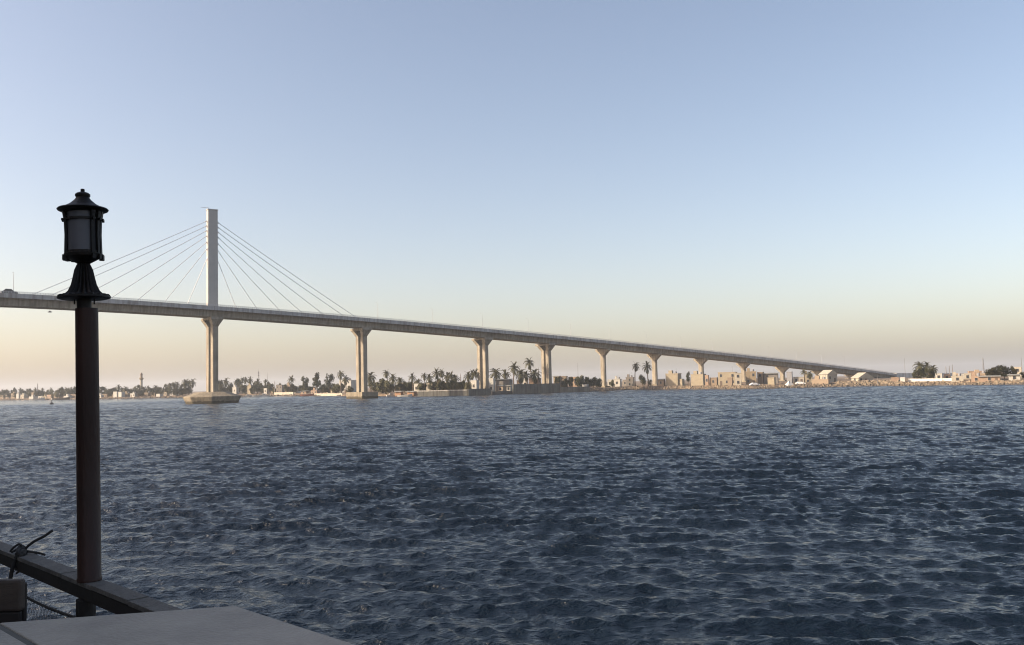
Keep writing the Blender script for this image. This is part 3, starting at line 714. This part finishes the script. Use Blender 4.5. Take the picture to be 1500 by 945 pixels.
# --- second pier to fourth pier
plant('tree', 1, 548, 558, back(548, 12), 'left part of the olive green thicket right of the second pier', wpx=24)
plant('tree', 3, 559, 556, back(559, 12), 'middle bush of the olive green thicket right of the second pier', wpx=26)
plant('tree', 1, 571, 557, back(571, 11), 'right bush of the olive green thicket right of the second pier', wpx=24)
plant('tree', 3, 565, 561, back(565, 7), 'low front bush of the thicket right of the second pier', wpx=28, name='shrub')
plant('palm', 2, 567.5, 543.5, back(567, 26), 'palm poking above the thicket right of the second pier')
plant('palm', 1, 576, 550, back(576, 24), 'small palm at the right end of the thicket')
plant('palm', 3, 543, 547, back(543, 22), 'palm directly right of the second pier')
for i, (x, t, v) in enumerate([(586, 554, 3), (605, 549.5, 0), (612, 556, 3), (621, 548, 2), (629, 550, 1), (641, 543, 0), (648, 542.5, 2), (655, 548, 1), (662, 547, 4), (667, 550, 3), (686, 547, 1), (693, 545, 0), (698, 543.5, 4)]):
    plant('palm', v, x, t, back(x, 12 + (i * 11) % 26), 'date palm in the row left of the third pier', 'date palms left of the third pier')
for x, t, w in ((598, 560, 14), (590, 562, 12), (618, 562, 16), (634, 559, 14), (645, 555, 18), (660, 556, 16), (672, 560, 14), (690, 559, 12)):
    plant('tree', 3 if x % 2 else 0, x, t, back(x, 20), 'dark bush under the date palms left of the third pier', 'bushes under the date palms', wpx=w, name='shrub')
row([(588, 604, 560.5, 26, 6, {}), (606, 616, 562, 20, 4, {}), (624, 637, 561, 30, 2, {}), (652, 662, 560, 32, 1, {}), (664, 676, 562, 28, 3, {}), (686, 696, 559, 22, 7, {})],
    lambda x, w: 'low %s house behind the date palms left of the third pier' % tones[w], 'houses behind the date palms')
# landing stage of rusty sheets and boats left of the dark quay
house(578, 590, 574.5, back(584, 1.5), 5, MT['rust'], 'rusty shed at the water left of the long quay wall', roof='sheet', win=False, door=True)
house(596, 610, 575.5, back(603, 1.5), 5, MT['rust'], 'low rust-brown shed against the end of the long quay wall', roof='sheet', win=False)
boat(575, back(573, -4), 6, MT['white_paint'], 'small white boat beside the rusty shed', .3, cabin=True)
boat(593, back(593, -5), 7, MT['white_paint'], 'white open boat at the end of the long quay wall', -.2, cabin=False)
house(689.5, 702, 557, back(695, 14), 7, WALLS[4], 'white house directly left of the third pier')
house(716, 725.5, 554, back(720, 12), 7, WALLS[4], 'white house directly right of the third pier', floors=2)
house(726, 751, 555, back(738, 14), 8, WALLS[6], 'grey shed with flat sheet roof between third and fourth pier', roof='sheet', win=False)
house(729, 740, 564, back(734, 6), 4, WALLS[7], 'pinkish hut in front of the grey shed', roof='sheet')
house(742, 749.5, 564, back(745, 6), 4, WALLS[4], 'small white hut in front of the grey shed', roof='sheet')
plant('palm', 3, 727, 541.5, back(727, 26), 'left palm behind the grey shed'); plant('palm', 1, 741, 544, back(741, 28), 'right palm behind the grey shed')
plant('palm', 0, 752.5, 534.5, back(752, 20), 'tall slim palm left of the tallest palm before the fourth pier'); plant('palm', 2, 778.5, 526.5, back(778, 22), 'tallest slim palm left of the fourth pier')
plant('palm', 3, 763, 543, back(763, 14), 'bushy low palm between the two tall palms'); plant('palm', 1, 771, 546, back(771, 12), 'low palm right of the bushy one before the fourth pier')
plant('palm', 3, 784, 542.5, back(784, 12), 'small dark palm close left of the fourth pier')
row([(757, 764, 557, 20, 7, {}), (766, 774, 555, 24, 4, {}), (775, 793, 554, 16, 5, {})], lambda x, w: '%s house behind the tall quay wall left of the fourth pier' % tones[w], 'houses behind the tall quay')
row([(811, 821, 550.5, 26, 1, dict(roof='sheet')), (821, 832, 551, 24, 3, dict(floors=1)), (833, 839, 552, 22, 5, {}), (839, 849, 552, 30, 5, {}), (850, 863, 555, 20, 4, {}), (853, 862, 563, 8, 4, dict(win=False))],
    lambda x, w: '%s house right of the fourth pier' % tones[w], 'houses right of the fourth pier')
for x, t, w in ((816, 553, 12), (827, 555, 12), (836, 552.5, 10), (846, 552, 13), (851, 551, 14), (860, 552.5, 12)): plant('tree', 3 if x % 2 else 0, x, t, back(x, 16), 'dark bush among the houses right of the fourth pier', 'bushes right of the fourth pier', wpx=w, name='shrub')
plant('tree', 1, 869, 552, back(869, 14), 'olive bush left of the fifth pier', wpx=18, name='shrub'); plant('tree', 3, 877, 555, back(877, 12), 'rounded olive bush touching the fifth pier', wpx=14, name='shrub')
# --- fifth pier to bridge end
D6 = 'right bank under the bridge'
house(890, 898, 556, back(894, 26), 7, WALLS[4], 'small white house right of the fifth pier'); house(899, 911, 555, back(905, 30), 8, WALLS[4], 'whitish wide house right of the fifth pier')
house(912, 921, 556, back(916, 34), 8, WALLS[6], 'grey house left of the twin palms'); house(917, 930, 552.5, back(924, 30), 8, WALLS[6], 'dark grey two-storey house behind the twin palms', floors=2, tank=True)
plant('palm', 2, 930.5, 532.5, back(930, 14), 'left of the twin slim palms by the sixth pier'); plant('palm', 0, 949.5, 533.5, back(949, 12), 'right of the twin slim palms by the sixth pier')
plant('tree', 1, 941, 548, back(941, 16), 'round olive tree between the twin palms', wpx=14); plant('tree', 3, 897, 557, back(897, 14), 'low shrub right of the fifth pier', wpx=10, name='shrub'); plant('tree', 0, 952, 556, back(952, 12), 'dark shrub at the foot of the sixth pier', wpx=8, name='shrub')
house(964, 975, 555, back(970, 18), 7, WALLS[3], 'low brown shed right of the sixth pier', roof='sheet')
house(976, 999.5, 547, back(988, 24), 11, WALLS[0], 'sandy block with flat roof tanks right of the sixth pier', floors=1, tank=True, win=False, annex=True)
plant('tree', 2, 1008, 544, back(1008, 14), 'narrow dark cypress-like tree between two sandy blocks', wpx=7)
house(1013, 1036, 548, back(1022, 24), 10, WALLS[0], 'sandy windowless block behind the seventh pier', win=False)
house(1033, 1039, 549.5, back(1036, 16), 7, WALLS[5], 'narrow pinkish house right of the seventh pier')
house(1040, 1053, 553, back(1047, 26), 8, WALLS[3], 'brown house in shade right of the seventh pier', tank=False)
house(1053, 1083, 545, back(1068, 30), 11, WALLS[0], 'large yellow two-storey house left of the eighth pier', floors=2, tank=False)
house(1066, 1074, 553, back(1070, 14), 5, WALLS[3], 'small dark hut before the yellow house')
house(1077, 1087, 546, back(1082, 20), 8, WALLS[2], 'cream house touching the eighth pier', floors=2)
house(1093, 1110, 544, back(1101, 34), 10, WALLS[1], 'tan house with flat roof right of the eighth pier', floors=2); house(1110, 1120, 545, back(1115, 36), 8, WALLS[3], 'brown house beside the tan one', floors=2)
house(1120, 1143, 546, back(1131, 34), 9, WALLS[6], 'grey house with dark openings left of the ninth pier', floors=2, roof='sheet'); house(1125, 1137, 553, back(1131, 14), 6, WALLS[0], 'yellow hut below the grey house')
house(1153, 1162, 544.5, back(1158, 30), 7, MT['tank'], 'dark blue-grey tower block right of the ninth pier', floors=2, win=False)
house(1163, 1180, 552, back(1172, 30), 9, WALLS[2], 'cream house right of the dark tower block'); house(1178, 1191, 548, back(1185, 40), 9, WALLS[0], 'sandy house behind the tenth pier', floors=2)
house(1191, 1219, 556.5, back(1206, 9), 6, WALLS[7], 'long low rust-coloured shed by the water under the bridge end', win=False)
house(1203, 1228, 547, back(1214, 40), 10, WALLS[2], 'pale gabled house below the end of the bridge', roof='gable', yaw=.5)
house(1252, 1280, 552, back(1266, 34), 10, WALLS[2], 'bright gabled house right of the last piers', roof='gable', yaw=.25)
plant('palm', 4, 1178, 543, back(1178, 34), 'small palm left of the tenth pier'); plant('palm', 3, 1186, 545, back(1186, 30), 'low palm touching the tenth pier')
yc = back(1105, 7); p = spot(1105, yc); car('car', (p.x, p.y, p.z + .05), .1, MT['car_white'], 'white car parked on the bank right of the eighth pier')
yc = back(1172, 7); p = spot(1172, yc); car('car', (p.x, p.y, p.z + .05), -.2, MT['car_white'], 'white car parked on the bank below the cream house')
def tent(px0, px1, py, y, label):
    pc = (px0 + px1) / 2; p = spot(pc, y); w = (px1 - px0) * y / FPX / 2; h = ztop(pc, py, y) - p.z
    r = empty('tent', p + Vector((0, 0, -.15)), .3, label, 'tent')
    b = MB(); b.add([(-w, -w, .1), (w, -w, .1), (w, w, .1), (-w, w, .1), (-w * .5, 0, h * .5), (0, -w * .1, h), (w * .1, 0, h)], [(0, 1, 6, 5), (1, 2, 6), (2, 3, 5, 6), (3, 0, 5), (3, 2, 1, 0)]); b.build('canvas', MT['white_paint'], r)
    b = MB(); b.tube([(0, 0, 0), (0, 0, h + .4)], .06, 6); b.build('pole', MT['trunk'], r)
tent(1150, 1161, 557, back(1156, 6), 'white peaked tent by the water right of the ninth pier')
house(1319, 1326.5, 554, back(1323, 10), 3, MT['white_paint'], 'small white cabin left of the long white wall', win=False)
house(1306, 1318, 555, back(1312, 12), 4, WALLS[5], 'small orange-tan hut right of the bridge end', win=False)
plant('palm', 3, 1349, 531.5, back(1349, 26), 'shaggy dark palm behind the white wall'); plant('palm', 1, 1358, 533, back(1358, 30), 'taller palm behind the shaggy one at the white wall')
plant('tree', 0, 1344, 542, back(1344, 22), 'left dark bush behind the long white wall', wpx=18); plant('tree', 0, 1362, 540, back(1362, 21), 'right dark bush behind the long white wall', wpx=20); plant('tree', 2, 1352, 538, back(1352, 24), 'tall dark bush in the middle behind the white wall', wpx=14); plant('palm', 3, 1367, 536.5, back(1367, 24), 'low spiky palm at the right of the dark bushes')
row([(1371, 1382, 547, 60, 4, {}), (1383, 1393, 548, 50, 5, {}), (1396, 1406, 547, 70, 7, {}), (1405, 1414, 548, 60, 4, {}), (1413, 1424, 547, 55, 2, {}), (1421, 1440, 543.5, 90, 5, dict(floors=2))],
    lambda x, w: '%s house on the right bank behind the white wall' % tones[w], 'houses behind the white wall')
house(1395, 1414, 554.5, back(1404, 12), 6, WALLS[2], 'low cream house at the right end of the long white wall')
house(1424, 1440, 552, back(1431, 8), 7, WALLS[5], 'orange-pink house with dark doorway on the right bank'); house(1437, 1470, 554, back(1453, 10), 7, WALLS[5], 'long orange-pink veranda house below the spreading tree', roof='sheet')
house(1428, 1452, 547, back(1440, 40), 8, WALLS[7], 'ochre house behind the orange-pink house')
plant('tree', 1, 1461, 534.5, back(1461, 30), 'wide spreading olive tree at right', wpx=36); plant('tree', 0, 1471, 538, back(1471, 28), 'dark tree joined to the spreading tree at right', wpx=24); plant('tree', 1, 1451, 538, back(1451, 30), 'left half of the spreading olive trees at right', wpx=20)
plant('tree', 3, 1484, 537, back(1484, 36), 'small tree left of the white house at the right edge', wpx=12); plant('tree', 0, 1498, 545, back(1498, 20), 'dark shrub at the right edge', wpx=10, name='shrub')
house(1479, 1497, 548, back(1488, 14), 7, WALLS[4], 'white house with dark porch at the right edge', roof='sheet'); house(1486, 1499, 537.5, back(1492, 70), 8, WALLS[2], 'pale two-storey house behind the white house at right', floors=2)

# rubble along the waterline
def rubble(name, px0, px1, n, d0, d1, smin, smax, m, label, cat='rubble'):
    b = MB(); rng = random.Random(int(px0))
    for i in range(n):
        px = rng.uniform(px0, px1); y = back(px, rng.uniform(d0, d1)); p = spot(px, y); s = rng.uniform(smin, smax) * rng.uniform(.5, 1)
        top = [Vector((rng.uniform(-.7, .7), rng.uniform(-.7, .7), rng.uniform(.4, .9))) for _ in range(4)]
        a0 = rng.uniform(0, 6.28)
        bot = [(p.x + s * math.cos(a0 + 1.57 * q) * rng.uniform(.8, 1.3), p.y + s * math.sin(a0 + 1.57 * q), p.z - .3) for q in range(4)]
        tp = [(p.x + s * .62 * math.cos(a0 + 1.57 * q) * rng.uniform(.7, 1.3), p.y + s * .62 * math.sin(a0 + 1.57 * q), p.z + s * rng.uniform(.35, .95)) for q in range(4)]
        b.hexa(bot + tp)
    tag(b.build(name, m), label, cat, kind='stuff')
rubble('shore_rubble', 864, 1345, 700, .5, 9, .3, .85, MT['rubble'], 'pale broken stones along the right bank below the bridge')
rubble('shore_rubble', 1225, 1325, 400, 2, 26, .4, 1.3, MT['rubble'], 'heap of pale rubble in front of the bridge end')
rubble('dark_shore_stones', 864, 1500, 700, -.8, 1.2, .4, 1.0, MT['dark_rubble'], 'dark wet stones at the waterline of the right bank')
rubble('dark_shore_stones', 0, 500, 700, -.8, 2, .5, 1.2, MT['dark_rubble'], 'dark stones at the waterline of the left bank')
rubble('shore_rubble', 1345, 1500, 250, .5, 8, .4, 1.0, MT['rubble'], 'small pale stones below the long white wall')

# buoy and birds
p = at_z(75.6, 592.5, 0); r = empty('channel_buoy', (p.x, p.y, -.3), 0, 'small dark channel buoy on the water left of the lamp post', 'buoy')
b = MB(); b.lathe([(.5, 0), (.9, .25), (.95, .9), (.5, 1.3)], 10); b.build('float', MT['car_dark'], r); b = MB(); b.lathe([(.16, 1.29), (.10, 2.8), (.22, 2.85), (.05, 3.3)], 8); b.build('topmark', MT['car_dark'], r)
def bird(px, py, y, label, rz):
    p = at_y(px, py, y); r = empty('bird', p, rz, label, 'bird')
    b = MB(); b.lathe([(.02, -.38), (.09, -.2), (.11, 0), (.08, .2), (.05, .28), (.02, .36)], 8); 
    b.v = [(x, z, yy) for x, yy, z in b.v]; b.build('body', MT['tank'], r)
    for sg in (1, -1):
        b = MB(); b.hexa([(sg * .05, -.12, .02), (sg * .45, -.10, .16), (sg * .45, .10, .16), (sg * .05, .12, .02), (sg * .05, -.12, .05), (sg * .45, -.10, .18), (sg * .45, .10, .18), (sg * .05, .12, .05)])
        b.hexa([(sg * .45, -.10, .16), (sg * .95, -.16, .02), (sg * .95, -.10, .02), (sg * .45, .10, .16), (sg * .45, -.10, .18), (sg * .95, -.16, .03), (sg * .95, -.10, .03), (sg * .45, .10, .18)]); b.build('wing', MT['tank'], r)
bird(833.5, 506, 330, 'small bird in flight under the bridge right of the fourth pier', .5)
bird(73, 457, 150, 'small bird in flight below the bridge left of the lamp post', 2.0)

# ---------------------------------------------------------------- foreground terrace (in the shade of an added block on the left)
FL = 3.36                                                # terrace floor
tb = MB(); tb.box(-5.5, 8, -6, 3.3, FL - .22, FL); tag(tb.build('terrace_floor', MT['floor']), kind='structure')
tb = MB(); tb.box(-60, 60, -60, -6.01, -2, FL - .05); tag(tb.build('near_bank_ground', MT['sand']), kind='structure')
# unseen block added on the sun's side to shade the terrace
rs = empty('added_shade_block', (-10, -3, FL - .22), 0, 'unseen beige block added left of the terrace to shade it', 'building')
b = MB(); b.box(-4, 4, -7, 10.6, -3.5, 5.1); b.build('wall', MT['stucco'], rs)
b = MB(); b.box(-4.3, 4.35, -7.3, 10.9, 5.102, 5.6); b.build('roof', MT['stucco'], rs)
for y in (-4, -1, 2, 5, 8):
    b = MB(); b.box(3.96, 4.06, y - .8, y + .8, 1.2, 2.9); wf = b.build('window', MT['shutter'], rs)
    b = MB(); b.box(3.98, 4.08, y - .68, y + .68, 1.32, 2.78); b.build('pane', MT['glass_dark'], wf)

# rail: dark beam with weathered top boards
ZR = EYE - .86
A0, A1 = at_z(0, 804.5, ZR), at_z(212, 889, ZR); B0, B1 = at_z(0, 794, ZR), at_z(278, 889, ZR)
rd = (A1 - A0).normalized(); rn = Vector((-rd.y, rd.x, 0)); rn = rn if (B0 - A0).dot(rn) > 0 else -rn
wid = ((B0 - A0).dot(rn) + (B1 - A1).dot(rn)) / 2 * .88
SA, SB = -2.6, (A1 - A0).length + 1.6
rl = empty('terrace_rail', (A0.x, A0.y, FL), 0, 'dark timber rail with weathered grey boards along the terrace edge', 'railing'); RO = (A0.x, A0.y, FL)
def rp(s, t, z): v = A0 + rd * s + rn * t; return Vector((v.x, v.y, z))
b = MB(); b.obox(rp((SA + SB) / 2, wid * .42, ZR - .052), rd * (SB - SA) / 2, rn * wid * .40, (0, 0, .030)); b.build('beam', MT['beam'], rl, RO, bevel=.004)
s = SA; i = 0; rng = random.Random(5)
while s < SB:
    L = rng.uniform(.40, .48); dz = rng.uniform(-.002, .002)
    b = MB(); b.obox(rp(s + L / 2, wid / 2, ZR - .011 + dz), rd * (L / 2 - .0022), rn * (wid / 2 + .002), (0, 0, .0105)); b.build('plank', MT['plank'], rl, RO, bevel=.002); s += L
# the post foot under the beam and a second one further along
def foot(c, rad, name='post'):
    b = MB(); b.lathe([(rad * 1.5, 0), (rad * 1.5, .03), (rad, .05), (rad, ZR - .083 - FL)], 20, (c.x, c.y, FL)); b.build(name, MT['post_dark'], rl, RO, smooth=False)
PB = at_z(131, 850, ZR); sp_ = (PB - A0).dot(rd); tp_ = (PB - A0).dot(rn); PB = rp(sp_, min(max(tp_, wid * .35), wid * .65), ZR)
FC = at_y(126, 870, PB.y + .0); FC.z = FL
foot(FC, .0425); foot(rp(sp_ - 2.2, wid * .4, FL), .0425)
# terrace edge strip that carries the rail posts, below the sight line
tb = MB(); tb.obox(rp((SA + SB) / 2, wid * .4 - .35, FL - .12), rd * (SB - SA) / 2, rn * .55, (0, 0, .116)); tag(tb.build('terrace_edge', MT['floor']), kind='structure')
# net below the rail
nb = MB(); zt_ = ZR - .17
for q in range(5):
    z = zt_ - q * .0
top_pts = [rp(SA + (SB - SA) * u / 30, wid * .45, zt_ - .05 * math.sin(math.pi * ((u / 30 * 3) % 1))) for u in range(31)]
nb.tube(top_pts, .007, 6)
nb.build('net_cord', MT['rope'], rl, RO)
nb = MB(); step = .045; u = SA
while u < SB:
    for sg in (1, -1):
        z0, z1 = FL + .02, zt_ - .03; du = (z1 - z0) * .8 * sg
        a_, c_ = rp(u, wid * .45, z0), rp(u + du, wid * .45, z1)
        nb.tube([a_, c_], .001, 3)
    u += step
tag(nb.build('net', MT['wire'], rl, RO), kind='stuff')

# lamp post
lamp = empty('lamp_post', (PB.x, PB.y, ZR), 0, 'dark red-brown lamp post with black lantern standing on the terrace rail', 'lamp post')
yL = PB.y
def lpt(px, py): return at_y(px, py, yL)
sc = lambda px: px * yL / FPX
pt0, pt1 = Vector((PB.x, PB.y, ZR - .0005)), lpt(127, 452)
LOFF = (PB.x, PB.y, ZR)
def along(a, c, prof, n=24, flute=None, nf=0):
    """lathe about the line a-c; prof = (radius, distance along)"""
    ax = (c - a).normalized(); e1 = ax.cross(Vector((0, 1, 0))).normalized(); e2 = ax.cross(e1); b = MB(); rings = []
    for r_, d in prof:
        rings.append([a + ax * d + (e1 * math.cos(t) + e2 * math.sin(t)) * r_ * (1 - (flute if flute else 0) * (.5 + .5 * math.cos(t * nf))) for t in [2 * math.pi * j / n for j in range(n)]])
    b.loft(rings); return b
Lp = (pt1 - pt0).length; rp0 = sc(16)
def sm(b, name, m, parent, smooth=True):
    o = b.build(name, m, parent, LOFF, smooth)
    if smooth:
        e = o.modifiers.new('edges', 'EDGE_SPLIT'); e.split_angle = R(38)
    return o
pole = sm(along(pt0, pt1, [(rp0 * 1.06, 0), (rp0 * 1.06, .012), (rp0, .016), (rp0 * .985, Lp * .5), (rp0 * .97, Lp)], 32), 'pole', MT['post_paint'], lamp)
# neck sleeve, fluted bell and lantern share the axis through the lantern
q0, q1 = lpt(123.4, 456), lpt(121.0, 277)
LL = (q1 - q0).length; U = LL / 179.0
d = lambda py: (456 - py) * U
sleeve = sm(along(q0, q1, [(U * 9.8, d(459)), (U * 9.8, d(436))], 20), 'sleeve', MT['iron'], lamp)
bell = sm(along(q0, q1, [(U * 34, d(436)), (U * 35, d(434)), (U * 34, d(432)), (U * 26, d(431)), (U * 21, d(426)), (U * 17, d(417)), (U * 14.5, d(406)), (U * 12.5, d(396)), (U * 9.5, d(389)), (U * 8, d(386))], 120, .20, 20), 'fluted_base', MT['iron'], lamp)
sm(along(q0, q1, [(U * 31, d(438.5)), (U * 35.5, d(437)), (U * 35.5, d(434.5)), (U * 30, d(433))], 32), 'flange', MT['iron'], lamp)
for sx in (-14, 15):
    a_ = q0 + (lpt(123.4 + sx, 437) - lpt(123.4, 437)); ax = (q1 - q0).normalized()
    b = MB(); b.tube([a_ + ax * d(438), a_ + ax * d(446)], U * 1.2, 8); b.build('screw', MT['iron'], bell, LOFF)
head = sm(along(q0, q1, [(U * 9, d(386.5)), (U * 15, d(383)), (U * 20, d(380)), (U * 25, d(377)), (U * 26, d(373)), (U * 24, d(372))], 32), 'lantern_tray', MT['iron'], lamp)
sm(along(q0, q1, [(U * 20.6, d(371.8)), (U * 20.6, d(324)), (U * 20.9, d(312))], 32), 'lantern_glass', MT['frost'], lamp)
# flared cage
for j in range(8):
    a = R((9, 33, 147, 171, 189, 213, 327, 351)[j])
    ax = (q1 - q0).normalized(); e1 = ax.cross(Vector((0, 1, 0))).normalized(); e2 = ax.cross(e1); rdv = e1 * math.cos(a) + e2 * math.sin(a); tg = ax.cross(rdv)
    b = MB(); rings = []
    for r_, py, wd in ((24.5, 380, 3.0), (23.6, 372, 2.5), (22.9, 345, 2.3), (23.6, 325, 2.5), (25.8, 311, 3.2)):
        c = q0 + ax * d(py) + rdv * U * r_
        rings.append([c + rdv * U * x + tg * U * y for x, y in ((-1.5, -wd), (1.5, -wd), (1.5, wd), (-1.5, wd))])
    b.loft(rings); b.build('cage_bar', MT['iron'], lamp, LOFF)
    b = MB(); c = q0 + ax * d(378) + rdv * U * 24.5; b.obox(c, rdv * U * 3.2, tg * U * 2.6, ax * U * 3.6); b.build('bracket_foot', MT['iron'], head, LOFF)
    b = MB(); c = q0 + ax * d(323.2) + rdv * U * 26.3; b.obox(c, rdv * U * 2.2, tg * U * 1.8, ax * U * 1.6); b.build('ring_lug', MT['iron'], lamp, LOFF)
def ring_band(py, r_, h, t): return along(q0, q1, [(U * r_, d(py + h)), (U * (r_ + t), d(py + h)), (U * (r_ + t), d(py - h)), (U * r_, d(py - h)), (U * (r_ - .6), d(py)), (U * r_, d(py + h))], 32)
sm(ring_band(322.5, 21.2, 1.6, 2.2), 'upper_band', MT['iron'], lamp); sm(ring_band(370.5, 21.2, 1.6, 2.5), 'lower_band', MT['iron'], lamp)
cap = sm(along(q0, q1, [(U * 20, d(312)), (U * 27, d(311.5)), (U * 33.5, d(309)), (U * 34.5, d(307.5)), (U * 33, d(306)), (U * 26, d(304)), (U * 18, d(299.5)), (U * 12, d(294)), (U * 9.5, d(291)), (U * 9, d(289.5))], 32), 'lantern_roof', MT['iron'], lamp)
sm(along(q0, q1, [(U * 8.5, d(290)), (U * 10.2, d(287.5)), (U * 10.2, d(285)), (U * 8, d(283)), (U * 4, d(281.5)), (U * 2.6, d(280.5)), (U * 3.0, d(278.5)), (U * 2.4, d(277)), (U * .6, d(276.6))], 24), 'finial', MT['iron'], cap)

# rope knotted on the rail
rope = empty('rope', rp((at_z(28, 812, ZR) - A0).dot(rd), wid * .5, ZR), 0, 'dark rope knotted round the rail with stiff loose ends sticking up', 'rope')
ro = tuple(rope.location); yk = rope.location.y
def kp(px, py, dy=0): return at_y(px, py, yk + dy)
def curve(pts, r, n=7, sub=5):
    P = [pts[0]] + pts + [pts[-1]]; out = []
    for i in range(1, len(P) - 2):
        for q in range(sub):
            t = q / sub; a, b_, c, e = P[i - 1], P[i], P[i + 1], P[i + 2]
            out.append(.5 * ((2 * b_) + (c - a) * t + (2 * a - 5 * b_ + 4 * c - e) * t * t + (3 * b_ - a - 3 * c + e) * t ** 3))
    out.append(P[-2]); b = MB(); b.tube(out, r, n); return b
nd = -wid * .75
for name, pts, r_ in [('hanging_strand', [kp(36, 806, .0), kp(30, 809, nd), kp(24, 816, nd), kp(20, 826, nd), kp(17, 838, nd), kp(15, 850, nd)], .0105),
        ('knot', [kp(24, 812, nd), kp(32, 803, 0), kp(38, 808, .03), kp(33, 814, nd), kp(26, 808, nd), kp(30, 800, .02), kp(37, 804, .04), kp(34, 812, nd), kp(25, 806, 0)], .009),
        ('loose_end', [kp(35, 806), kp(42, 799), kp(52, 792), kp(64, 786), kp(77, 777)], .0075),
        ('loop', [kp(36, 807), kp(44, 808), kp(52, 810), kp(50, 814), kp(42, 814), kp(36, 810)], .006),
        ('loop', [kp(15, 808), kp(20, 802), kp(28, 797), kp(31, 800), kp(25, 805), kp(17, 809)], .006),
        ('short_end', [kp(36, 808), kp(50, 809), kp(60, 811), kp(66, 813)], .006),
        ('wrapped_strand', [kp(20, 826, nd), kp(27, 835, nd * .6), kp(33, 833, nd * .2), kp(24, 840, nd)], .006)]:
    curve(pts, r_).build(name, MT['rope'], rope, ro, smooth=True)

# table with a joint strip
ZT = EYE - .85
C0 = at_z(345, 887, ZT); CL = at_z(0, 912, ZT); CR = at_z(525, 945, ZT)
u1 = (CL - C0).normalized(); u2 = (CR - C0).normalized()
G0, G1 = at_z(4, 919, ZT), at_z(52, 945, ZT); 
gs = (G0 - C0); a_, b_ = u1, u2
det = a_.x * b_.y - a_.y * b_.x; gl = (gs.x * b_.y - gs.y * b_.x) / det       # distance of the strip along the back edge
tbl = empty('table', (C0.x, C0.y - .5, FL), 0, 'smooth grey table top in the foreground with dark joint strip', 'table'); TO = (C0.x, C0.y - .5, FL)
def tp2(s, t, z): v = C0 + u1 * s + u2 * t; return Vector((v.x, v.y, z))
def slab(s0, s1, t0, t1, z0, z1, name, m, par, bevel=.004):
    b = MB(); q = [tp2(s0, t0, 0), tp2(s0, t1, 0), tp2(s1, t1, 0), tp2(s1, t0, 0)]
    if (q[1] - q[0]).cross(q[2] - q[1]).z < 0: q = q[::-1]
    b.hexa([Vector((p.x, p.y, z0)) for p in q] + [Vector((p.x, p.y, z1)) for p in q]); return b.build(name, m, par, TO, bevel=bevel)
gw = .028
slab(0, gl - gw / 2, 0, 1.5, ZT - .04, ZT, 'table_top', MT['table'], tbl, .006)
slab(gl + gw / 2, gl + .9, 0, 1.5, ZT - .04, ZT, 'table_top', MT['table'], tbl, .006)
slab(gl - gw / 2 + .001, gl + gw / 2 - .001, .01, 1.49, ZT - .038, ZT - .004, 'joint_strip', MT['table_strip'], tbl, 0)
for s_ in (.12, gl + .75):
    for t_ in (.15, 1.35):
        slab(s_ - .03, s_ + .03, t_ - .03, t_ + .03, FL + .001, ZT - .0405, 'leg', MT['table_leg'], tbl, 0)

# chair at the left edge, behind the table
yC = at_z(20, 906, ZT).y + .30
c1, c0 = at_y(35, 848, yC), at_y(-75, 853, yC)
cu = (c0 - c1); cu.z = 0; cw = cu.length; cu.normalize(); cn = Vector((-cu.y, cu.x, 0)); cn = cn if cn.y < 0 else -cn
chz = c1.z
chair = empty('chair', (c1.x + cu.x * cw / 2, c1.y + cu.y * cw / 2, FL), 0, 'dark brown chair back at the left edge behind the table', 'chair'); CO = tuple(chair.location)
def cp(s, t, z): v = c1 + cu * s + cn * t; return Vector((v.x, v.y, z))
def cbox(s0, s1, t0, t1, z0, z1, name, m, par=chair, bevel=.008):
    b = MB(); b.obox(cp((s0 + s1) / 2, (t0 + t1) / 2, (z0 + z1) / 2), cu * (s1 - s0) / 2, cn * (t1 - t0) / 2, (0, 0, (z1 - z0) / 2)); return b.build(name, m, par, CO, bevel=bevel)
cbox(0, cw, -.02, .02, chz - .13, chz, 'back_panel', MT['chair'], bevel=.012)
cbox(.008, cw - .008, -.012, .012, chz - .30, chz - .131, 'shade_gap_sheet', MT['chair_frame'])  # dark sheet standing in for the shaded gap under the back panel
cbox(.0, cw, .021, .42, FL + .42, FL + .47, 'seat', MT['chair'])
for s_ in (.025, cw - .025):
    cbox(s_ - .018, s_ + .018, -.045, -.021, FL, chz - .02, 'leg', MT['chair_frame']); cbox(s_ - .018, s_ + .018, .37, .406, FL, FL + .4195, 'leg', MT['chair_frame'])

# ---------------------------------------------------------------- haze
hb = MB(); hb.box(-6600, 6600, -6600, 7400, -4, 82)
hm = bpy.data.materials.new('haze_air'); hm.use_nodes = True; hn = hm.node_tree.nodes; hn.clear()
hv = hn.new('ShaderNodeVolumePrincipled'); hv.inputs['Color'].default_value = (.87, .92, 1.0, 1); hv.inputs['Density'].default_value = .00017; hv.inputs['Anisotropy'].default_value = .2
ho = hn.new('ShaderNodeOutputMaterial'); hm.node_tree.links.new(hv.outputs[0], ho.inputs['Volume'])
tag(hb.build('haze', hm), kind='stuff')

# ---------------------------------------------------------------- like things take their place in the row into the label
def px_of(o):
    v = Vector(o.location) - Vector((0, 0, EYE)); return v.dot(RT) / max(v.dot(FW), .01)
_by = {}
for o in S.objects:
    if o.parent is None and 'label' in o and 'kind' not in o: _by.setdefault(o['label'], []).append(o)
for lab, os_ in _by.items():
    if len(os_) > 1:
        for i, o in enumerate(sorted(os_, key=px_of)): o['label'] = lab + ', ' + LO[i] + ' from left'
